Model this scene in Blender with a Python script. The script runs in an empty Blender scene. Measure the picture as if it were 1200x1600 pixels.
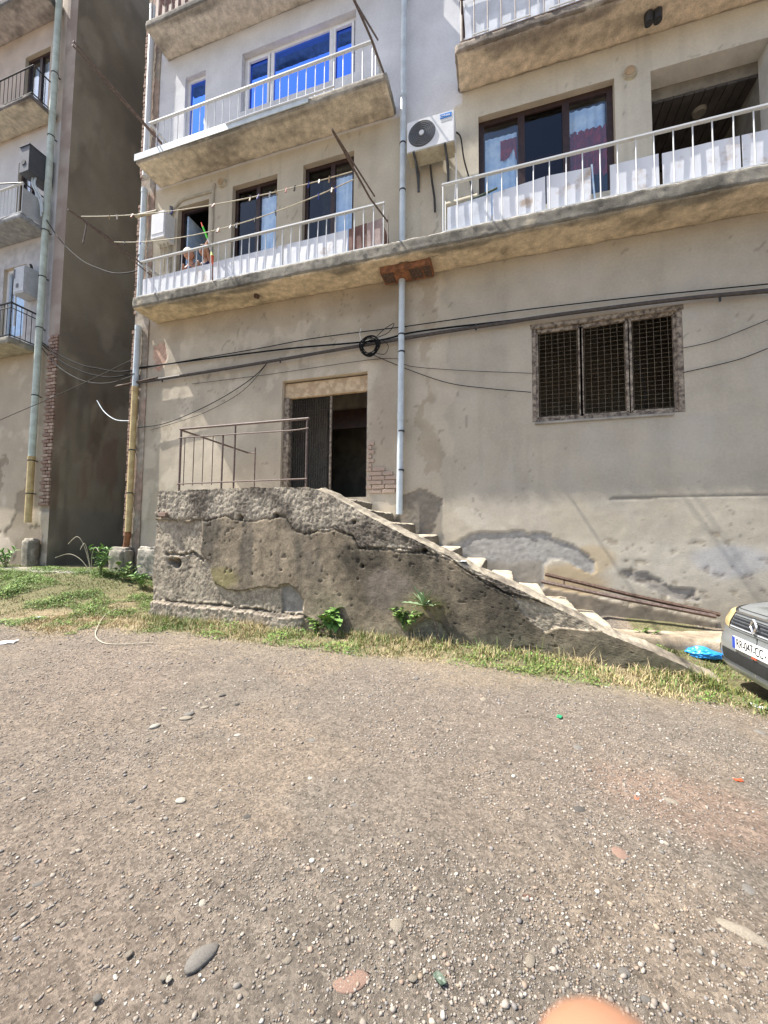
import bpy, bmesh, math, random
import numpy as np
from mathutils import Vector, Matrix
random.seed(7); RNG = np.random.default_rng(11)
scene = bpy.context.scene
COL = scene.collection
R = math.radians
# ------------------------------------------------------------------ camera, sky, sun, exposure
CAM_POS = Vector((0.0, -6.42, 1.28))
YAW, PITCH, ROLL = R(16.8), R(3.3), R(0.5)
cd = bpy.data.cameras.new('camera'); cam = bpy.data.objects.new('camera', cd); COL.objects.link(cam)
cd.sensor_fit = 'VERTICAL'; cd.sensor_height = 36.0; cd.sensor_width = 27.0
cd.lens = 620.0 / 1600.0 * 36.0
cd.clip_start = 0.01; cd.clip_end = 1000.0
cd.dof.use_dof = True; cd.dof.focus_distance = 6.5; cd.dof.aperture_fstop = 9.0
_r0 = Vector((math.cos(YAW), math.sin(YAW), 0))
_fw = Vector((-math.sin(YAW)*math.cos(PITCH), math.cos(YAW)*math.cos(PITCH), math.sin(PITCH)))
_u0 = _r0.cross(_fw)
_r = _r0*math.cos(ROLL) + _u0*math.sin(ROLL); _u = -_r0*math.sin(ROLL) + _u0*math.cos(ROLL)
cam.matrix_world = Matrix(((_r.x, _u.x, -_fw.x, CAM_POS.x), (_r.y, _u.y, -_fw.y, CAM_POS.y), (_r.z, _u.z, -_fw.z, CAM_POS.z), (0, 0, 0, 1)))
scene.camera = cam
scene.render.resolution_x = 768; scene.render.resolution_y = 1024
TO_SUN = Vector((-1.9, -0.47, 3.1)).normalized()
world = bpy.data.worlds.new('World'); scene.world = world; world.use_nodes = True
wn = world.node_tree.nodes; wl = world.node_tree.links; wn.clear()
sky = wn.new('ShaderNodeTexSky'); sky.sky_type = 'NISHITA'; sky.sun_disc = False
sky.sun_elevation = math.asin(TO_SUN.z); sky.sun_rotation = math.atan2(TO_SUN.x, TO_SUN.y)
sky.altitude = 200; sky.air_density = 1.0; sky.dust_density = 2.5; sky.ozone_density = 1.0
bg = wn.new('ShaderNodeBackground'); bg.inputs['Strength'].default_value = 0.10
wo = wn.new('ShaderNodeOutputWorld'); wl.new(sky.outputs[0], bg.inputs[0]); wl.new(bg.outputs[0], wo.inputs[0])
sd = bpy.data.lights.new('sun', 'SUN'); sd.energy = 4.5; sd.angle = R(0.55); sd.color = (1.0, 0.95, 0.87)
sun = bpy.data.objects.new('sun', sd); COL.objects.link(sun)
sun.rotation_euler = TO_SUN.to_track_quat('Z', 'Y').to_euler(); sun.location = (-12, -6, 25)
vs = scene.view_settings; vs.view_transform = 'Standard'; vs.look = 'None'; vs.gamma = 1.0; vs.use_curve_mapping = False
vs.exposure = 1.35
scene.render.engine = 'CYCLES'
scene.cycles.max_bounces = 8; scene.cycles.diffuse_bounces = 4; scene.cycles.transparent_max_bounces = 12

# ------------------------------------------------------------------ noise
def _h(i, j, k, s):
    n = (i*73856093) ^ (j*19349663) ^ (k*83492791) ^ (s*2654435)
    n = n & 0x7fffffff
    n = ((n >> 13) ^ n) & 0x7fffffff
    n = (n*(n*n*15731 + 789221) + 1376312589) & 0x7fffffff
    return n / 2147483647.0
def noise(x, y, z=0.0, s=0):
    x, y, z = np.broadcast_arrays(np.asarray(x, float), np.asarray(y, float), np.asarray(z, float))
    xi, yi, zi = np.floor(x).astype(np.int64), np.floor(y).astype(np.int64), np.floor(z).astype(np.int64)
    u, v, w = x-xi, y-yi, z-zi
    u, v, w = u*u*(3-2*u), v*v*(3-2*v), w*w*(3-2*w)
    r = 0
    for a in (0, 1):
        for b in (0, 1):
            for c in (0, 1):
                r = r + _h(xi+a, yi+b, zi+c, s)*(u if a else 1-u)*(v if b else 1-v)*(w if c else 1-w)
    return r*2-1
def fbm(x, y, z=0.0, o=4, s=0):
    r = 0; a = 1.0; t = 0
    for i in range(o):
        r = r + a*noise(np.asarray(x)*2**i+i*7.3, np.asarray(y)*2**i+i*3.1, np.asarray(z)*2**i, s+i); t += a; a *= .5
    return r/t
def smooth(t):
    t = np.clip(t, 0, 1); return t*t*(3-2*t)
def inside(poly, x, z, jit=0.0, f=6.0, s=5):
    if jit:
        dx, dz = fbm(x*f, z*f, 0, 4, s)*jit, fbm(x*f+31, z*f+17, 0, 4, s+9)*jit
        x = x+dx; z = z+dz
    r = np.zeros(x.shape, bool); n = len(poly)
    for i in range(n):
        (x1, z1), (x2, z2) = poly[i], poly[(i+1) % n]
        if z1 == z2: continue
        c = ((z1 > z) != (z2 > z)) & (x < (x2-x1)*(z-z1)/(z2-z1)+x1)
        r ^= c
    return r
def dist_line(pl, x, z):
    d = np.full(x.shape, 1e9)
    for (x1, z1), (x2, z2) in zip(pl[:-1], pl[1:]):
        vx, vz = x2-x1, z2-z1; L = vx*vx+vz*vz+1e-9
        t = np.clip(((x-x1)*vx+(z-z1)*vz)/L, 0, 1)
        d = np.minimum(d, np.hypot(x-x1-t*vx, z-z1-t*vz))
    return d
def mix(a, b, t):
    t = np.asarray(t)[..., None]; return np.asarray(a)*(1-t)+np.asarray(b)*t
def blob(x, z, cx, cz, rx, rz, s=3, j=.35):
    d = np.hypot((x-cx)/rx, (z-cz)/rz) + j*fbm(x*2.5, z*2.5, 0, 4, s)
    return smooth((1.15-d)/.5)

# ------------------------------------------------------------------ object helpers
def tag(o, label=None, cat=None, group=None, kind=None):
    if label: o['label'] = label
    if cat: o['category'] = cat
    if group: o['group'] = group
    if kind: o['kind'] = kind
    return o
def attach(o, parent):
    if parent is not None:
        o.parent = parent
        o.matrix_parent_inverse = world_m(parent).inverted()
def world_m(o):
    m = o.matrix_basis.copy()
    if o.parent: m = world_m(o.parent) @ o.matrix_parent_inverse @ m
    return m
def thing(name, loc, label, cat, group=None):
    o = bpy.data.objects.new(name, None); COL.objects.link(o); o.location = loc; o.empty_display_size = .1
    return tag(o, label, cat, group)
def obj(name, me, parent=None, mat=None):
    if mat is not None and not me.materials: me.materials.append(mat)
    o = bpy.data.objects.new(name, me); COL.objects.link(o); attach(o, parent); return o
def mk(name, V, F, mat, parent=None, col=None, sm=True, cname='Col'):
    me = bpy.data.meshes.new(name); V = np.asarray(V, np.float32)
    F = np.asarray(F) if not isinstance(F, list) else F
    if isinstance(F, np.ndarray):
        n, k = F.shape
        me.vertices.add(len(V)); me.vertices.foreach_set('co', V.ravel())
        me.loops.add(n*k); me.loops.foreach_set('vertex_index', F.astype(np.int32).ravel())
        me.polygons.add(n); me.polygons.foreach_set('loop_start', np.arange(0, n*k, k, dtype=np.int32))
        me.polygons.foreach_set('loop_total', np.full(n, k, np.int32))
        me.update(calc_edges=True)
    else:
        me.from_pydata([tuple(v) for v in V.tolist()], [], F); me.update()
    if sm: me.polygons.foreach_set('use_smooth', np.ones(len(me.polygons), bool))
    if col is not None:
        c = np.ones((len(V), 4), np.float32); c[:, :3] = np.clip(col, 0.003, 1)
        a = me.color_attributes.new(cname, 'FLOAT_COLOR', 'POINT'); a.data.foreach_set('color', c.ravel())
    me.materials.append(mat)
    return obj(name, me, parent)
def grid_faces(nu, nv, off=0, flip=False):
    i = np.arange(nu-1)[:, None]*nv + np.arange(nv-1)[None, :]
    f = np.stack([i, i+nv, i+nv+1, i+1], -1).reshape(-1, 4)+off
    return f[:, ::-1] if flip else f
class MB:
    """collects simple solids that belong to ONE part"""
    def __init__(s): s.v = []; s.f = []
    def box(s, a, b, M=None):
        n = len(s.v)
        for z in (a[2], b[2]):
            for x, y in ((a[0], a[1]), (b[0], a[1]), (b[0], b[1]), (a[0], b[1])):
                p = Vector((x, y, z)); s.v.append(tuple(M @ p if M else p))
        s.f += [tuple(n+i for i in q) for q in ((0, 3, 2, 1), (4, 5, 6, 7), (0, 1, 5, 4), (1, 2, 6, 5), (2, 3, 7, 6), (3, 0, 4, 7))]
        return s
    def tube(s, P, r, n=8, close=True):
        P = [Vector(p) for p in P]; base = len(s.v); N = len(P); up = None
        rr = r if isinstance(r, (list, tuple)) else [r]*N
        for i, p in enumerate(P):
            t = (P[min(i+1, N-1)]-P[max(i-1, 0)]).normalized()
            if up is None:
                up = Vector((0, 0, 1)) if abs(t.z) < .9 else Vector((1, 0, 0))
            a = t.cross(up).normalized(); b = a.cross(t).normalized(); up = b
            for k in range(n):
                th = 2*math.pi*k/n
                s.v.append(tuple(p + (a*math.cos(th)+b*math.sin(th))*rr[i]))
        for i in range(N-1):
            for k in range(n):
                s.f.append((base+i*n+k, base+i*n+(k+1) % n, base+(i+1)*n+(k+1) % n, base+(i+1)*n+k))
        if close:
            s.f.append(tuple(base+k for k in range(n))[::-1]); s.f.append(tuple(base+(N-1)*n+k for k in range(n)))
        return s
    def disc(s, c, axis, r0, r1, h, n=24):
        """cylinder / cone from c along axis"""
        c = Vector(c); ax = Vector(axis).normalized()
        return s.tube([c, c+ax*h], [r0, r1], n)
    def prism(s, poly, y0, y1):
        n = len(s.v); k = len(poly)
        for y in (y0, y1):
            for x, z in poly: s.v.append((x, y, z))
        s.f.append(tuple(n+i for i in range(k))); s.f.append(tuple(n+k+i for i in range(k))[::-1])
        for i in range(k): s.f.append((n+i, n+k+i, n+k+(i+1) % k, n+(i+1) % k))
        return s
    def build(s, name, mat, parent=None, sm=False, bevel=0.0):
        me = bpy.data.meshes.new(name); me.from_pydata(s.v, [], s.f); me.update()
        bm = bmesh.new(); bm.from_mesh(me)
        if bevel: bmesh.ops.bevel(bm, geom=bm.edges[:], offset=bevel, segments=2, affect='EDGES', clamp_overlap=True)
        bmesh.ops.recalc_face_normals(bm, faces=bm.faces[:]); bm.to_mesh(me); bm.free()
        if sm: me.polygons.foreach_set('use_smooth', np.ones(len(me.polygons), bool)); me.set_sharp_from_angle(angle=R(40))
        me.materials.append(mat); return obj(name, me, parent)
def box(name, a, b, mat, parent=None, bevel=0.0, M=None): return MB().box(a, b, M).build(name, mat, parent, bevel=bevel, sm=bevel > 0)
def tube(name, P, r, mat, parent=None, n=8): return MB().tube(P, r, n).build(name, mat, parent, sm=True)
def sag(a, b, d, n=16, wob=0.0, s=0):
    a, b = Vector(a), Vector(b); out = []
    for i in range(n+1):
        t = i/n; p = a.lerp(b, t); p.z -= 4*d*t*(1-t)
        if wob and 0 < i < n: p.z += float(noise(t*6+s*3.3, s*1.7))*wob; p.y -= abs(float(noise(t*5+s, 9.1)))*wob*.5
        out.append(p)
    return out
def spline(P, n=8):
    P = [Vector(p) for p in P]; out = []
    for i in range(len(P)-1):
        p0, p1, p2, p3 = P[max(i-1, 0)], P[i], P[i+1], P[min(i+2, len(P)-1)]
        for k in range(n):
            t = k/n
            out.append(.5*((2*p1)+(p2-p0)*t+(2*p0-5*p1+4*p2-p3)*t*t+(-p0+3*p1-3*p2+p3)*t**3))
    out.append(P[-1]); return out
def rough_box(name, a, b, mat, parent, colf, res=.05, amp=.01, f=7.0, s=0, edge=0.0):
    """box with a surface displaced by one continuous noise field; colf(P, N) gives the base colour"""
    a = np.array(a, float); b = np.array(b, float); V = []; F = []; C = []; off = 0
    for ax in range(3):
        u, v = (ax+1) % 3, (ax+2) % 3
        nu = max(2, int((b[u]-a[u])/res)+1); nv = max(2, int((b[v]-a[v])/res)+1)
        for side in (0, 1):
            U, W = np.meshgrid(np.linspace(a[u], b[u], nu), np.linspace(a[v], b[v], nv), indexing='ij')
            P = np.zeros((nu, nv, 3)); P[..., u] = U; P[..., v] = W; P[..., ax] = b[ax] if side else a[ax]
            Nn = np.zeros(3); Nn[ax] = 1 if side else -1
            P = P.reshape(-1, 3); Q = P.copy()
            if edge:
                d = np.minimum(P-a, b-P); k = np.sort(d, 1)
                e = np.clip(1-k[:, 1]/edge, 0, 1)**2*edge*.6*(1+.7*fbm(P[:, 0]*9, P[:, 1]*9, P[:, 2]*9, 3, s+40))
                c = (a+b)/2; Q += np.sign(c-P)*e[:, None]*(d <= edge)
            for q in range(3): Q[:, q] += amp*(.75*fbm(P[:, 0]*f+q*11, P[:, 1]*f, P[:, 2]*f, 4, s+q*5)+.55*fbm(P[:, 0]*f*5+q*11, P[:, 1]*f*5, P[:, 2]*f*5, 3, s+q*5+1))
            V.append(Q); C.append(colf(P, np.broadcast_to(Nn, P.shape))); F.append(grid_faces(nu, nv, off, flip=(side == 0))); off += len(P)
    return mk(name, np.vstack(V), np.vstack(F), mat, parent, np.vstack(C))
def stone_mesh(name, mat, s, sub=2, flat=.6, ang=.25):
    bm = bmesh.new(); bmesh.ops.create_icosphere(bm, subdivisions=sub, radius=1.0)
    P = np.array([v.co for v in bm.verts]); d = 1+ang*fbm(P[:, 0]*1.1+s*5, P[:, 1]*1.1, P[:, 2]*1.1, 3, s)
    for v, k in zip(bm.verts, d): v.co = Vector((v.co.x*k, v.co.y*k*.8, v.co.z*k*flat))
    me = bpy.data.meshes.new(name); bm.to_mesh(me); bm.free()
    me.polygons.foreach_set('use_smooth', np.ones(len(me.polygons), bool)); me.materials.append(mat); return me

# ------------------------------------------------------------------ materials
def nodes(name):
    m = bpy.data.materials.new(name); m.use_nodes = True; nt = m.node_tree
    return m, nt, nt.nodes, nt.links, nt.nodes['Principled BSDF']
def vmat(name, rough=.9, nscale=18.0, namt=.25, bscale=60.0, bump=.004, coarse=4.0, spots=0.0, spec=.25):
    """colour from the mesh's own Col attribute with fine grain and relief added"""
    m, nt, N, L, B = nodes(name)
    at = N.new('ShaderNodeAttribute'); at.attribute_name = 'Col'
    tc = N.new('ShaderNodeTexCoord')
    n1 = N.new('ShaderNodeTexNoise'); n1.inputs['Scale'].default_value = nscale; n1.inputs['Detail'].default_value = 8; n1.inputs['Roughness'].default_value = .65
    n2 = N.new('ShaderNodeTexNoise'); n2.inputs['Scale'].default_value = coarse; n2.inputs['Detail'].default_value = 5
    nb = N.new('ShaderNodeTexNoise'); nb.inputs['Scale'].default_value = bscale; nb.inputs['Detail'].default_value = 6; nb.inputs['Roughness'].default_value = .7
    for n in (n1, n2, nb): L.new(tc.outputs['Object'], n.inputs['Vector'])
    a1 = N.new('ShaderNodeMath'); a1.operation = 'ADD'; L.new(n1.outputs[0], a1.inputs[0]); L.new(n2.outputs[0], a1.inputs[1])
    mr = N.new('ShaderNodeMapRange'); mr.inputs[1].default_value = .65; mr.inputs[2].default_value = 1.35
    mr.inputs[3].default_value = 1-namt; mr.inputs[4].default_value = 1+namt; L.new(a1.outputs[0], mr.inputs[0])
    sc_out = mr.outputs[0]
    if spots:                                                        # grain by grain brightness of fine gravel
        vo = N.new('ShaderNodeTexVoronoi'); vo.inputs['Scale'].default_value = spots; L.new(tc.outputs['Object'], vo.inputs['Vector'])
        bw = N.new('ShaderNodeSeparateColor'); L.new(vo.outputs['Color'], bw.inputs[0])
        m2 = N.new('ShaderNodeMapRange'); m2.inputs[3].default_value = .66; m2.inputs[4].default_value = 1.34; L.new(bw.outputs[0], m2.inputs[0])
        mm = N.new('ShaderNodeMath'); mm.operation = 'MULTIPLY'; L.new(sc_out, mm.inputs[0]); L.new(m2.outputs[0], mm.inputs[1]); sc_out = mm.outputs[0]
    mu = N.new('ShaderNodeVectorMath'); mu.operation = 'SCALE'; L.new(at.outputs['Color'], mu.inputs[0]); L.new(sc_out, mu.inputs['Scale'])
    L.new(mu.outputs[0], B.inputs['Base Color'])
    B.inputs['Roughness'].default_value = rough; B.inputs['Specular IOR Level'].default_value = spec
    bp = N.new('ShaderNodeBump'); bp.inputs['Strength'].default_value = 1.0; bp.inputs['Distance'].default_value = bump
    L.new(nb.outputs[0], bp.inputs['Height']); L.new(bp.outputs[0], B.inputs['Normal'])
    return m
def pmat(name, c, rough=.6, metal=0.0, c2=None, scale=8.0, bump=0.0, bscale=80.0, spec=.4, contrast=(.42, .6), detail=6.0, trans=0.0):
    m, nt, N, L, B = nodes(name)
    B.inputs['Roughness'].default_value = rough; B.inputs['Metallic'].default_value = metal; B.inputs['Specular IOR Level'].default_value = spec
    tc = N.new('ShaderNodeTexCoord')
    n1 = N.new('ShaderNodeTexNoise'); n1.inputs['Scale'].default_value = scale; n1.inputs['Detail'].default_value = detail; n1.inputs['Roughness'].default_value = .62
    L.new(tc.outputs['Object'], n1.inputs['Vector'])
    cr = N.new('ShaderNodeValToRGB'); c2 = c2 or tuple(v*.78 for v in c)
    cr.color_ramp.elements[0].position = contrast[0]; cr.color_ramp.elements[1].position = contrast[1]
    cr.color_ramp.elements[0].color = (*c2, 1); cr.color_ramp.elements[1].color = (*c, 1)
    L.new(n1.outputs[0], cr.inputs[0]); L.new(cr.outputs[0], B.inputs['Base Color'])
    if trans: B.inputs['Transmission Weight'].default_value = trans
    if bump:
        nb = N.new('ShaderNodeTexNoise'); nb.inputs['Scale'].default_value = bscale; nb.inputs['Detail'].default_value = 5
        L.new(tc.outputs['Object'], nb.inputs['Vector'])
        bp = N.new('ShaderNodeBump'); bp.inputs['Distance'].default_value = bump; L.new(nb.outputs[0], bp.inputs['Height']); L.new(bp.outputs[0], B.inputs['Normal'])
    return m
def glass(name, tint, gloss, fac, rough=.02, bumpd=.004):
    m = bpy.data.materials.new(name); m.use_nodes = True; N = m.node_tree.nodes; L = m.node_tree.links; N.clear()
    t = N.new('ShaderNodeBsdfTransparent'); t.inputs[0].default_value = (*tint, 1)
    g = N.new('ShaderNodeBsdfGlossy'); g.inputs['Color'].default_value = (*gloss, 1); g.inputs['Roughness'].default_value = rough
    tc = N.new('ShaderNodeTexCoord'); nz = N.new('ShaderNodeTexNoise'); nz.inputs['Scale'].default_value = 1.3; L.new(tc.outputs['Object'], nz.inputs['Vector'])
    bp = N.new('ShaderNodeBump'); bp.inputs['Distance'].default_value = bumpd; L.new(nz.outputs[0], bp.inputs['Height']); L.new(bp.outputs[0], g.inputs['Normal'])
    fr0 = N.new('ShaderNodeLayerWeight'); fr0.inputs['Blend'].default_value = .5; fr = N.new('ShaderNodeMath'); fr.operation = 'POWER'; fr.inputs[1].default_value = 5.0; L.new(fr0.outputs['Facing'], fr.inputs[0])
    ad = N.new('ShaderNodeMath'); ad.operation = 'ADD'; ad.use_clamp = True; ad.inputs[1].default_value = fac; L.new(fr.outputs[0], ad.inputs[0])
    mx = N.new('ShaderNodeMixShader'); L.new(ad.outputs[0], mx.inputs[0]); L.new(t.outputs[0], mx.inputs[1]); L.new(g.outputs[0], mx.inputs[2])
    o = N.new('ShaderNodeOutputMaterial'); L.new(mx.outputs[0], o.inputs[0]); return m
M_PLASTER = vmat('wall_plaster', .92, 26, .13, 90, .006, 2.2)
M_CONC = vmat('rough_concrete', .95, 55, .42, 120, .008, 9)
M_GROUND = vmat('gravel_ground', .97, 90, .36, 190, .012, 22, spots=95.0)
M_PEB = vmat('pebbles', .9, 90, .15, 200, .001, 20)
M_LEAF = vmat('leaves', .6, 30, .2, 100, .0005, 8, spec=.3)
M_BRICK = pmat('red_brick', (.34, .22, .17), .93, c2=(.23, .165, .135), scale=14, bump=.006, bscale=60)
M_BRICK2 = pmat('dusty_brick', (.46, .355, .285), .95, c2=(.37, .28, .225), scale=18, bump=.006, bscale=60)
M_MORTAR = pmat('mortar', (.25, .225, .19), .97, c2=(.16, .14, .12), scale=20, bump=.008, bscale=50)
M_WHITEPAINT = pmat('old_white_paint', (.56, .58, .59), .5, c2=(.5, .47, .42), scale=9, contrast=(.28, .42), bump=.001)
M_PIPE = pmat('galvanised_painted_pipe', (.55, .62, .66), .42, c2=(.44, .49, .52), scale=5, contrast=(.35, .6), bump=.001, bscale=30)
M_PIPEG = pmat('pale_green_pipe', (.52, .60, .54), .5, c2=(.40, .45, .40), scale=5, bump=.001, bscale=30)
M_PIPEY = pmat('yellowed_pipe', (.55, .44, .22), .55, c2=(.42, .31, .15), scale=6, bump=.001)
M_RUST = pmat('rusty_iron', (.12, .075, .055), .8, c2=(.065, .04, .03), scale=25, bump=.002, bscale=120)
M_RUSTB = pmat('bright_rust', (.30, .13, .06), .85, c2=(.15, .07, .04), scale=14, bump=.002)
M_RAIL = pmat('weathered_steel_rail', (.17, .125, .105), .6, c2=(.10, .07, .06), scale=30, bump=.001)
M_DARKM = pmat('dark_metal', (.035, .037, .04), .5, c2=(.02, .02, .022), scale=20)
M_CABLE = pmat('black_cable', (.018, .018, .019), .8, c2=(.010, .010, .011), scale=20, spec=.1)
M_CABLEG = pmat('grey_cable', (.06, .057, .054), .8, scale=20, spec=.15)
M_WOODOLD = pmat('weathered_wood', (.34, .285, .22), .85, c2=(.085, .065, .052), scale=16, bump=.004, bscale=60, contrast=(.38, .62))
M_WOODBR = pmat('brown_varnished_wood', (.045, .022, .016), .4, c2=(.028, .014, .011), scale=12, bump=.001)
M_TRANSOM = pmat('cream_transom_board', (.56, .43, .28), .8, c2=(.40, .29, .18), scale=9, bump=.003)
M_PVC = pmat('white_plastic_frame', (.78, .79, .80), .35, c2=(.70, .71, .72), scale=6)
M_DARKIN = pmat('dark_interior', (.045, .04, .035), .95, c2=(.03, .027, .024), scale=3)
M_ROOMW = pmat('interior_wall', (.22, .20, .16), .9, c2=(.15, .135, .11), scale=4)
M_GLASSB = glass('blue_film_glass', (.02, .04, .14), (.10, .26, 1.0), .88, bumpd=.0004)
M_GLASS = glass('window_glass', (.93, .95, .96), (.85, .92, 1.0), .07, bumpd=.002)
M_GLASSD = glass('dark_window_glass', (.4, .42, .43), (.8, .88, 1.0), .04, bumpd=.002)
M_CURT = pmat('pale_blue_curtain', (.66, .80, .94), .85, c2=(.45, .62, .85), scale=5)
M_CURTR = pmat('red_curtain', (.30, .02, .025), .85, c2=(.16, .012, .016), scale=9)
M_SHEET = pmat('white_sheet', (.66, .70, .76), .9, c2=(.55, .58, .63), scale=4)
M_ACW = pmat('white_enamel', (.72, .73, .73), .35, c2=(.64, .65, .65), scale=4)
M_ACUND = pmat('dusty_underside', (.48, .44, .33), .7, c2=(.36, .32, .24), scale=10)
M_BLUELOGO = pmat('blue_label', (.03, .22, .62), .4, c2=(.028, .20, .58))
M_WHITE = pmat('white_print', (.8, .8, .8), .5, c2=(.76, .76, .76))
M_BLACK = pmat('black_print', (.015, .015, .015), .5)
M_GREYBOX = pmat('grey_enamel_box', (.45, .47, .49), .45, c2=(.38, .40, .42), scale=5)
M_DKBOX = pmat('dark_grey_box', (.085, .095, .11), .5, c2=(.065, .072, .085), scale=6)
M_PANELW = pmat('painted_sheet_panel', (.66, .68, .72), .55, c2=(.42, .33, .25), scale=3.2, contrast=(.30, .44), bump=.002, bscale=12, detail=9)
M_PANELB = pmat('brown_board_panel', (.20, .10, .075), .7, c2=(.13, .065, .05), scale=6)
M_PANELP = pmat('pinkish_board_panel', (.42, .33, .30), .7, c2=(.30, .22, .20), scale=5)
M_SILVER = pmat('silver_car_paint', (.33, .35, .36), .28, .55, c2=(.30, .32, .33), scale=3, spec=.5)
M_CHROME = pmat('chrome', (.75, .76, .78), .12, 1.0, c2=(.7, .7, .72))
M_TYRE = pmat('tyre_rubber', (.02, .02, .02), .9, c2=(.014, .014, .014), bump=.002)
M_HEADL = pmat('yellowed_headlamp', (.50, .42, .22), .22, c2=(.38, .30, .15), scale=7, spec=.6)
M_BLACKP = pmat('black_car_plastic', (.025, .027, .03), .45); M_RING = pmat('grey_grille_wire', (.16, .165, .17), .5)
M_BAG = pmat('blue_plastic_bag', (.03, .32, .80), .28, c2=(.02, .22, .62), scale=9, spec=.6)
M_HAND = pmat('finger_skin', (.36, .19, .12), .5, c2=(.32, .165, .10), scale=30)
M_SKIN = pmat('skin', (.55, .33, .24), .5, c2=(.50, .28, .20), scale=30)
M_STONE = pmat('pale_stone', (.36, .33, .28), .85, c2=(.24, .22, .19), scale=3, bump=.004, bscale=20)
M_PIPEH = pmat('grey_conduit', (.075, .062, .055), .6, c2=(.045, .038, .035), scale=18, bump=.001)
M_CLOTHB = pmat('navy_cloth', (.03, .04, .12), .9)

# ================================================================== the ground
def gh(x, y):
    x = np.asarray(x, float); y = np.asarray(y, float)
    b = -.03-.06*np.clip(x+.5, 0, 3.2)-.06*np.clip((-y-3)/3, 0, 1)
    b = b+.5*smooth(np.clip((-x-4.8)/3, 0, 1)*np.clip((y+3.8)/3.4, 0, 1))
    return b+.3*smooth(np.clip((x-.8)/.6, 0, 1)*np.clip((y+1.35)/1.3, 0, 1))
def ghf(x, y):
    x = np.asarray(x, float); y = np.asarray(y, float)
    near = smooth((12-np.hypot(x, y+4))/4)
    return gh(x, y)+near*(.022*fbm(x*.9, y*.9, 0, 3, 2)+.006*fbm(x*7, y*7, 0, 3, 4))
def grass_amount(x, y):
    """where weeds and dry grass grow: along the foot of the stair wall and on the left"""
    n = fbm(x*1.3, y*1.3, 0, 4, 21)
    front = smooth((y+2.45+.10*(x-1).clip(-6, 0)*0+.22*n)/.45)*smooth((x+6.5)/1.2)*smooth((2.9-x)/.8)
    front = front*((y < -1.4) | (x > 1.6))
    left = smooth((y+3.05+.28*(x+5.5).clip(-3, 0)*-.4+.5*n)/.9)*smooth((-4.9-x)/.9)
    return np.clip(np.maximum(front, left), 0, 1)
def green_amount(x, y):
    n = fbm(x*1.1+5, y*1.1, 0, 4, 33)
    g = .42+.9*n
    g = g+.85*smooth((-5.9-x)/1.3)*smooth((y+2.6)/1.2)     # greener on the left, towards the gap
    g = g+.45*smooth((x-1.2)/1.2)                           # and beside the car
    g = g-.55*blob(x, y, -5.6, -2.3, 1.1, .6, 8)            # bleached straw patch
    return np.clip(g, 0, 1)
def ground_lines(a, b, step, far):
    core = np.arange(a, b+1e-6, step); o = [step*1.6**i for i in range(1, 40)]
    lo = a-np.cumsum(o); hi = b+np.cumsum(o)
    lo = lo[lo > -far]; hi = hi[hi < far]
    return np.concatenate([[-far], lo[::-1], core, hi, [far]])
gx = ground_lines(-12.5, 4.5, .045, 400.0); gy = ground_lines(-6.6, 1.5, .045, 400.0)
X, Y = np.meshgrid(gx, gy, indexing='ij'); x, y = X.ravel(), Y.ravel()
Zg = ghf(x, y)
n1, n2, n3 = fbm(x*.55, y*.55, 0, 4, 1), fbm(x*1.7, y*1.7, 0, 4, 6), fbm(x*8, y*8, 0, 3, 9)
gc = mix(np.broadcast_to((.178, .148, .122), (len(x), 3)), (.158, .138, .116), smooth(.5+1.3*n1))
gc = mix(gc, (.215, .172, .132), .55*smooth((n2-.12)*3.2)*smooth(.4+n1))
gc = mix(gc, (.24, .155, .115), .35*blob(x, y, 1.0, -3.9, .55, .35, 12)+.35*blob(x, y, 1.35, -4.6, .4, .3, 14))
gc = gc*np.array((1.17, 1.14, 1.10))*(1+.16*n3)[:, None]
fade = smooth((y+3.0+.3*n2)/.9)*smooth((2.2-x)/1.0)*smooth((x+8)/1.5); gc = mix(gc, (.30, .245, .165), .38*fade)
ga = grass_amount(x, y); gg = green_amount(x, y)
gc = mix(gc, (.27, .215, .125), .75*ga); gc = mix(gc, (.09, .105, .04), .6*ga*gg)
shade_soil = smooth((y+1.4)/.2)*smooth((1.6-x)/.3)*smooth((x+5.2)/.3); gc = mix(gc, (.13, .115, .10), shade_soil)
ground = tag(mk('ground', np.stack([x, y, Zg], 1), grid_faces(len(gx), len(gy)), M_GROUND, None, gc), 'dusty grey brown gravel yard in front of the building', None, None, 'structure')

# pale worn path in front of the gap
px = np.linspace(-16, -7.9, 110); py = np.linspace(0, 1, 9)
PX, T = np.meshgrid(px, py, indexing='ij'); PX, T = PX.ravel(), T.ravel()
e0 = -.72+.10*fbm(PX*1.3, 0*PX, 0, 3, 3)+.22*smooth((PX+9)/1.2); e1 = -.12+.06*fbm(PX*1.7, 5+0*PX, 0, 3, 3)
PYY = e0*(1-T)+e1*T
tag(mk('path', np.stack([PX, PYY, ghf(PX, PYY)+.018+.006*fbm(PX*5, PYY*5)-.03*(np.abs(T-.5) > .49)], 1), grid_faces(110, 9), M_CONC, None,
       mix(np.broadcast_to((.36, .33, .29), (len(PX), 3)), (.27, .24, .2), smooth(.5+fbm(PX*2, PYY*2, 0, 4, 7)))), 'pale worn concrete path in front of the gap', None, None, 'structure')

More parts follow.
